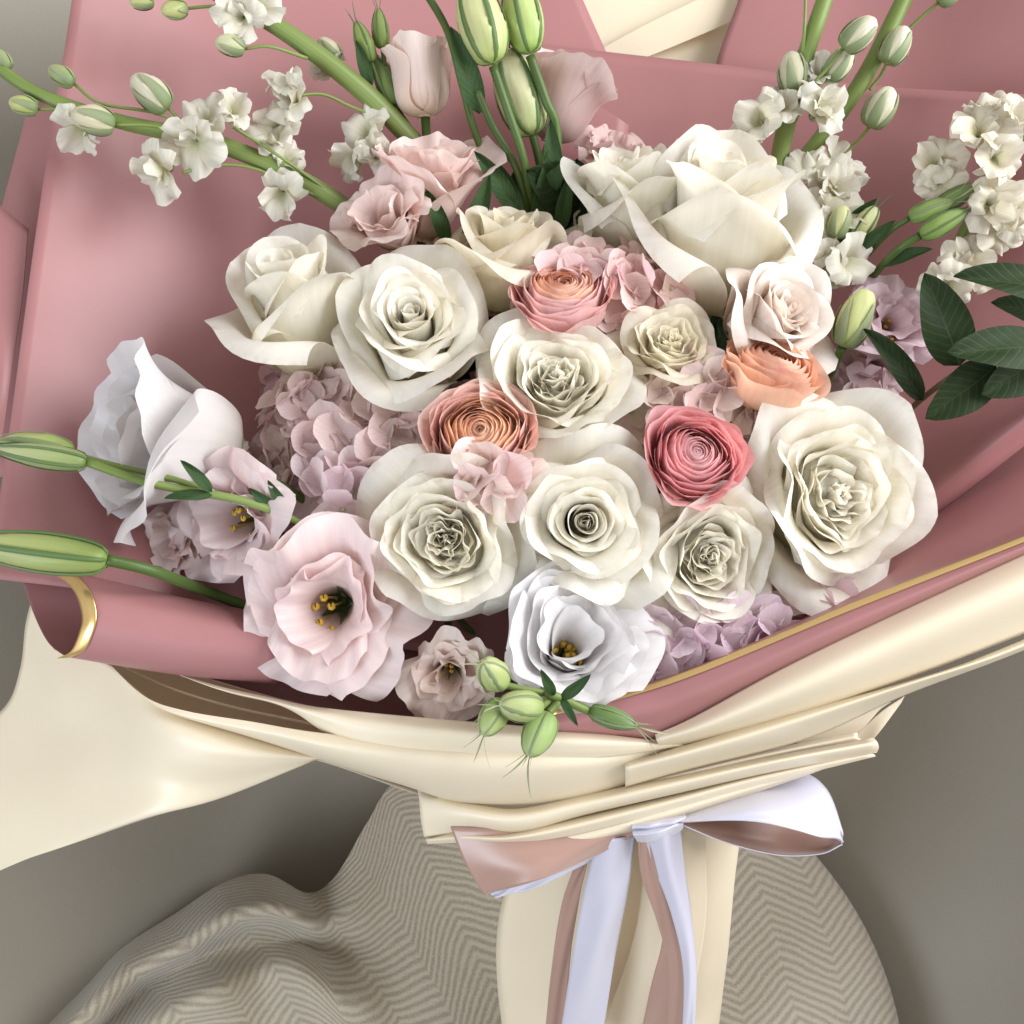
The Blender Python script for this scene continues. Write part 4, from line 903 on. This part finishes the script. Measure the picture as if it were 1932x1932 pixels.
stock('white stock stem crossing the top left above the first one',
      [(340, -50, -.05), (440, 5, -.055), (530, 55, -.065), (640, 135, -.08), (720, 205, -.095), (800, 290, -.115)], [14, 16, 18, 20, 21, 20],
      [(462, 92, -.05, 62, (-.85, .1, .4), 'round_cream', 'wide', 0, (.9, .95, .8)), (352, 16, -.045, 56, (-.7, -.3, .5), 'round_green', 'wide', 0, (1.3, 1.2, 1.1)), (290, 2, -.05, 50, (-.8, -.2, .4), 'round_green', 'wide', 30, (1.3, 1.2, 1.1)), (640, 112, -.09, 60, (-.6, .5, .4), 'round_cream', 'wide', 0, (.95, .92, .85))],
      [(450, 30, -.045, 54, (-.2, -.3, 1)), (490, 5, -.05, 46, (.2, .4, .8)), (545, 180, -.06, 58, (-.5, .3, .8)), (530, 150, -.065, 44, (-.2, .6, .8)), (620, 120, -.09, 46, (-.2, .3, .8)), (690, 245, -.085, 58, (-.3, .2, .9)), (660, 300, -.085, 54, (-.6, -.4, .7)), (705, 290, -.08, 48, (-.1, 0, 1)), (520, 240, -.07, 44, (-.1, -.2, 1))],
      [[(462, 92, -.05), (510, 88, -.055), (580, 110, -.07)], [(560, 180, -.065), (610, 178, -.075), (660, 200, -.085), (700, 215, -.09)], [(352, 16, -.045), (400, 12, -.05), (450, 15, -.055)]], 2)
stock('pale green stock stem rising at the top right, nearest of the two',
      [(1580, -70, -.06), (1545, 30, -.065), (1505, 150, -.075), (1478, 260, -.09), (1462, 350, -.10), (1450, 420, -.11)], [15, 17, 18, 19, 17, 16],
      [(1590, 92, -.05, 84, (.72, .62, .3), 'round_cream', 'wide', 0), (1498, 178, -.075, 88, (-.15, .95, .3), 'round_cream', 'wide', 30, (.95, .95, .88)), (1562, 150, -.07, 78, (.55, .78, .3), 'round_cream', 'wide', 60)],
      [(1430, 225, -.065, 62, (-.5, .0, .9)), (1475, 195, -.068, 50, (-.2, .4, .9)), (1560, 205, -.06, 56, (.5, .1, .9)), (1540, 180, -.065, 46, (.1, .5, .9)), (1545, 140, -.07, 46, (.1, .5, .9)), (1560, 330, -.085, 56, (.2, .3, .9)), (1525, 310, -.085, 46, (0, .3, .9)), (1590, 350, -.09, 52, (.5, .1, .8))],
      [[(1590, 92, -.05), (1560, 130, -.058), (1530, 165, -.065), (1500, 230, -.08)], [(1520, -10, -.06), (1518, 50, -.06), (1512, 120, -.07)]], 3)
stock('darker stock stem leaning right at the top right',
      [(1740, -70, -.075), (1690, 30, -.08), (1640, 130, -.09), (1580, 220, -.10), (1500, 320, -.11), (1440, 400, -.12)], [16, 17, 18, 17, 16, 15],
      [(1672, 120, -.075, 84, (.45, .85, .2), 'round_cream', 'wide', 0), (1640, 240, -.085, 92, (.45, .85, .25), 'round_cream', 'wide', 30), (1770, 5, -.07, 60, (.8, .5, .2), 'round_green', 'wide', 0)],
      [(1580, 300, -.095, 46, (.4, .5, .8)), (1610, 330, -.10, 40, (.4, .5, .8))],
      [[(1640, 240, -.085), (1610, 275, -.095), (1560, 310, -.10)], [(1770, 5, -.07), (1730, 40, -.078), (1690, 80, -.085)], [(1672, 120, -.075), (1660, 145, -.085), (1640, 170, -.09)]], 4)
stock('loose cluster of white stock flowers at the right edge',
      [(1990, 200, -.03), (1900, 300, -.045), (1830, 420, -.06), (1780, 520, -.08), (1700, 640, -.11)], [10, 12, 13, 13, 12],
      [],
      [(1850, 245, -.03, 63, (-.2, .2, .95)), (1885, 300, -.025, 56, (.2, -.4, .9)), (1915, 225, -.035, 51, (.4, .4, .8)), (1865, 205, -.04, 43, (0, .8, .6)), (1760, 305, -.045, 53, (-.5, .1, .85)), (1775, 345, -.045, 46, (-.2, -.4, .9)), (1870, 385, -.03, 56, (-.1, -.2, 1)), (1920, 400, -.035, 56, (.3, -.2, .9)), (1900, 440, -.04, 49, (.2, -.5, .8)), (1815, 490, -.045, 56, (-.3, .2, .9)), (1790, 545, -.045, 56, (-.2, -.4, .9)), (1840, 520, -.05, 49, (.3, .0, .9))],
      [], 5, (.95, .92, .88))
stock('white stock flowers pressed against the largest rose at its right',
      [(1570, 380, -.08), (1590, 450, -.085), (1560, 540, -.10), (1500, 640, -.12)], [10, 12, 12, 12],
      [(1610, 455, -.07, 80, (.5, .8, .3), 'long_yellow', 'long', 0), (1575, 450, -.066, 70, (.2, .9, .3), 'round_yellow', 'wide', 0)],
      [(1545, 400, -.07, 60, (-.1, .3, .9)), (1595, 400, -.07, 56, (.3, .3, .9)), (1575, 355, -.078, 54, (.2, .6, .8)), (1540, 460, -.07, 56, (0, 0, 1)), (1605, 490, -.06, 60, (.4, .0, .9)), (1560, 500, -.065, 52, (.1, -.4, .9))],
      [], 6)

# ----- lisianthus buds
def spray(label, things, stems, leaves=(), mat=None, group='lisianthus bud sprays'):
    b0 = things[0]
    root = thing('bud_spray', label, 'flower buds', Matrix.Translation(P(*stems[0][0][-1])), group)
    for b in things: bud(root, *b)
    for path, r in stems:
        tube('stem', [list(P(*q)) for q in path], [r * PXM] * len(path), mat or M_STEMD, root, n=9, k=24)
    for a, b, me_, up in leaves: leaf(root, a, b, me_, up)
    return root
spray('tall spray of pale yellow-green buds at the top centre',
      [(930, 120, -.06, 175, (-.28, .95, .05), 'long_yellow', 'long', 0), (1000, 100, -.07, 150, (-.20, .97, .05), 'long_yellow', 'long', 30, (.8, .95, .7)), (1005, 255, -.09, 185, (-.30, .94, .05), 'long_yellow', 'long', 10, (1.0, .98, 1.15))],
      [([(930, 125, -.06), (955, 200, -.066), (985, 290, -.08), (1010, 400, -.105), (1060, 520, -.13)], 9), ([(1000, 105, -.07), (1030, 190, -.075), (1050, 250, -.085), (1050, 420, -.11)], 10), ([(900, 170, -.07), (930, 240, -.08), (975, 320, -.09), (1000, 420, -.11)], 8), ([(1005, 255, -.09), (1020, 320, -.1), (1030, 420, -.115)], 9), ([(800, -20, -.07), (845, 60, -.07), (872, 160, -.078), (900, 260, -.09), (960, 400, -.12)], 8)],
      [((905, 215, -.078), (850, 50, -.055), LF_LANCE, (.2, 0, 1)), ((975, 400, -.10), (895, 285, -.075), LF_LANCE, (.1, 0, 1)), ((1050, 360, -.09), (1040, 225, -.075), LF_LANCE, (-.2, 0, 1)), ((1055, 440, -.10), (1075, 330, -.08), LF_LANCE, (0, 0, 1)), ((880, 470, -.08), (925, 330, -.07), LF_LANCE, (.1, 0, 1)), ((845, 460, -.08), (800, 355, -.055), LF_LANCE, (.3, 0, 1)), ((1010, 420, -.1), (1045, 260, -.08), LF_LANCE, (0.5, 0, 1)), ((985, 420, -.1), (930, 300, -.09), LF_LANCE, (0.1, 0, 1))])
spray('two thin dark green buds at the top left of the blush cup',
      [(700, 118, -.085, 90, (-.35, .93, .1), 'long_green', 'long', 0, (.7, .8, .5)), (722, 92, -.09, 84, (-.10, .97, .1), 'long_green', 'long', 30, (.7, .8, .5)), (745, 200, -.10, 110, (-.35, .92, .1), 'long_green', 'long', 0, (.6, .7, .5))],
      [([(700, 118, -.085), (725, 180, -.095), (770, 260, -.11), (820, 380, -.13)], 6), ([(722, 92, -.09), (732, 160, -.098), (760, 240, -.11)], 5), ([(745, 200, -.10), (790, 270, -.115), (830, 380, -.13)], 6)], [((700, 165, -.09), (672, 75, -.075), LF_LANCE, (0, 0, 1))])
spray('two slim green buds on a long forked stem at the left',
      [(165, 872, .045, 160, (-.95, .14, .2), 'slim', 'long', 0), (140, 858, .038, 130, (-.97, .18, .15), 'long_green', 'tendril', 40, (1.1, 1.1, .9))],
      [([(165, 872, .045), (260, 905, .04), (350, 925, .03), (460, 945, .02), (560, 985, .005), (640, 1040, -.04)], 8), ([(140, 858, .038), (230, 882, .036), (330, 905, .03), (400, 930, .025)], 6)],
      [((400, 928, .03), (340, 868, .04), LF_LANCE, (.2, .3, 1)), ((400, 935, .03), (310, 940, .035), LF_LANCE, (0, .5, 1)), ((535, 975, .01), (470, 920, .02), LF_LANCE, (0, 0, 1)), ((545, 970, .01), (505, 905, .02), LF_LANCE, (0, 0, 1))], mat=M_STEM)
spray('fat pale green bud with long sepals at the left edge, above the rolled paper',
      [(205, 1056, .035, 265, (-.98, .12, .05), 'slim', 'long', 0, (1.1, 1.1, .9))],
      [([(200, 1056, .035), (290, 1078, .02), (400, 1120, -.02), (560, 1180, -.07)], 11)])
spray('cluster of round green buds hanging over the front paper lip',
      [(945, 1290, .075, 80, (-.35, .55, .75), 'round_green', 'tendril', 0, (1.25, 1.25, 1.15)), (1020, 1335, .080, 82, (-.85, .15, .5), 'round_green', 'tendril', 30, (1.2, 1.2, 1.1)), (948, 1322, .078, 72, (-.45, -.72, .5), 'round_green', 'tendril', 60, (1.05, 1.15, .95)),
       (1035, 1345, .078, 84, (-.42, -.80, .4), 'round_green', 'tendril', 10, (1.0, 1.15, .95)), (1112, 1340, .072, 86, (.93, -.28, .2), 'long_green', 'tendril', 0, (.45, .6, .45))],
      [([(1112, 1342, .072), (1060, 1318, .074), (1030, 1305, .068), (1000, 1270, .0)], 8), ([(1035, 1345, .078), (1052, 1325, .074), (1050, 1312, .07)], 7), ([(1020, 1335, .080), (1035, 1322, .074), (1045, 1312, .07)], 6), ([(945, 1290, .075), (985, 1300, .073), (1035, 1308, .07)], 6), ([(948, 1322, .078), (975, 1308, .074), (1030, 1308, .07)], 5)],
      [((1045, 1312, .078), (1020, 1262, .09), LF_LANCE, (0, 0, 1)), ((1060, 1318, .078), (1115, 1272, .09), LF_LANCE, (0, 0, 1)), ((1060, 1318, .078), (1090, 1370, .085), LF_LANCE, (0, 0, 1))], mat=M_STEM)
spray('slim green buds pointing right towards the white stock cluster',
      [(1715, 412, -.05, 92, (.9, .32, .3), 'long_green', 'tendril', 0, (.75, .9, .6)), (1735, 445, -.045, 100, (.85, .45, .3), 'long_green', 'long', 30, (.75, .9, .6)), (1760, 400, -.05, 95, (.8, .5, .3), 'long_green', 'tendril', 60, (.5, .65, .45))],
      [([(1715, 412, -.05), (1675, 440, -.06), (1620, 500, -.09)], 6), ([(1735, 445, -.045), (1690, 475, -.055), (1640, 530, -.09)], 8)],
      [((1620, 470, -.07), (1690, 415, -.05), LF_LANCE, (0, 0, 1)), ((1600, 420, -.08), (1655, 375, -.06), LF_LANCE, (0, 0, 1)), ((1660, 500, -.07), (1760, 470, -.05), LF_LANCE, (0, .3, 1))])
spray('short yellow-green bud beside the blush rose at the right',
      [(1590, 655, -.035, 120, (.35, .90, .2), 'long_yellow', 'wide', 0, (.95, 1, .85))],
      [([(1590, 655, -.035), (1560, 720, -.06), (1500, 820, -.10)], 9)])
# stem of the far-left lisianthus
root = [o for o in bpy.data.objects if o.get('label', '').startswith('large white-blush lisianthus')][0]
bpy.context.view_layer.update()
mi = root.matrix_world.inverted(); b0 = root.matrix_world.translation
tube('stem', [list(b0), list(P(430, 865, .0)), list(P(520, 910, -.01)), list(P(600, 960, -.03)), list(P(720, 1040, -.08))], [14 * PXM, 13 * PXM, 9 * PXM, 9 * PXM, 9 * PXM], M_STEMD, root, n=10, k=24, minv=mi)

# ----- dark leaves added under the blooms to make the gaps read as shade
gr = thing('gap_darkening_leaves', 'dark green leaves added deep between the flower stems to darken the gaps', 'foliage', Matrix.Translation(P(1000, 700, -.12)))
rg = np.random.default_rng(77)
for k in range(46):
    a = rg.uniform(0, 6.28); q = math.sqrt(rg.uniform(.0, 1)); x0, y0 = 1090 + 470 * q * math.cos(a), 760 + 380 * q * math.sin(a) * (1.0 if math.sin(a) < 0 else .9)
    L_ = rg.uniform(120, 190); a2 = rg.uniform(0, 6.28)
    leaf(gr, (x0, y0, -.115 + rg.uniform(-.01, .02)), (x0 + L_ * math.cos(a2), y0 + L_ * math.sin(a2), -.095 + rg.uniform(-.01, .02)), LF_WIDE, (rg.uniform(-.5, .5), rg.uniform(-.5, .5), 1))

# ----- dark leafy branch at the right
br = thing('leafy_branch', 'branch of dark green oval leaves at the right edge', 'foliage', Matrix.Translation(P(1700, 800, -.07)))
tube('stem', [list(P(*q)) for q in [(2000, 590, .01), (1932, 628, .0), (1840, 680, -.015), (1740, 752, -.04), (1660, 830, -.08), (1560, 930, -.12)]], [5 * PXM, 5 * PXM, 6 * PXM, 6 * PXM, 7 * PXM, 7 * PXM], M_TWIG, br, n=8, k=24)
for a, b, me_, up, sw in [
    ((1810, 690, -.015), (1745, 515, .0), LF_WIDE, (-.2, .1, 1), .95), ((2020, 560, .01), (1800, 520, .01), LF_OVAL, (0, .4, 1), .9), ((1985, 660, .005), (1785, 665, .015), LF_WIDE, (0, .3, 1), .8),
    ((1880, 690, -.01), (1745, 790, -.01), LF_WIDE, (0, -.1, 1), 1.0), ((1740, 755, -.035), (1630, 620, -.02), LF_OVAL, (.2, .1, 1), .75), ((2010, 610, .0), (1870, 570, -.01), LF_OVAL, (.1, .3, 1), 1.2),
    ((1990, 660, -.01), (1850, 745, .0), LF_WIDE, (.1, -.1, 1), 1.0), ((1960, 640, .0), (2040, 760, .01), LF_OVAL, (0, 0, 1), 1.1)]:
    leaf(br, a, b, me_, up, scalew=sw * .86)
print('objects', len(bpy.data.objects), 'tris', sum(len(o.data.polygons) * 2 for o in bpy.data.objects if o.type == 'MESH'))
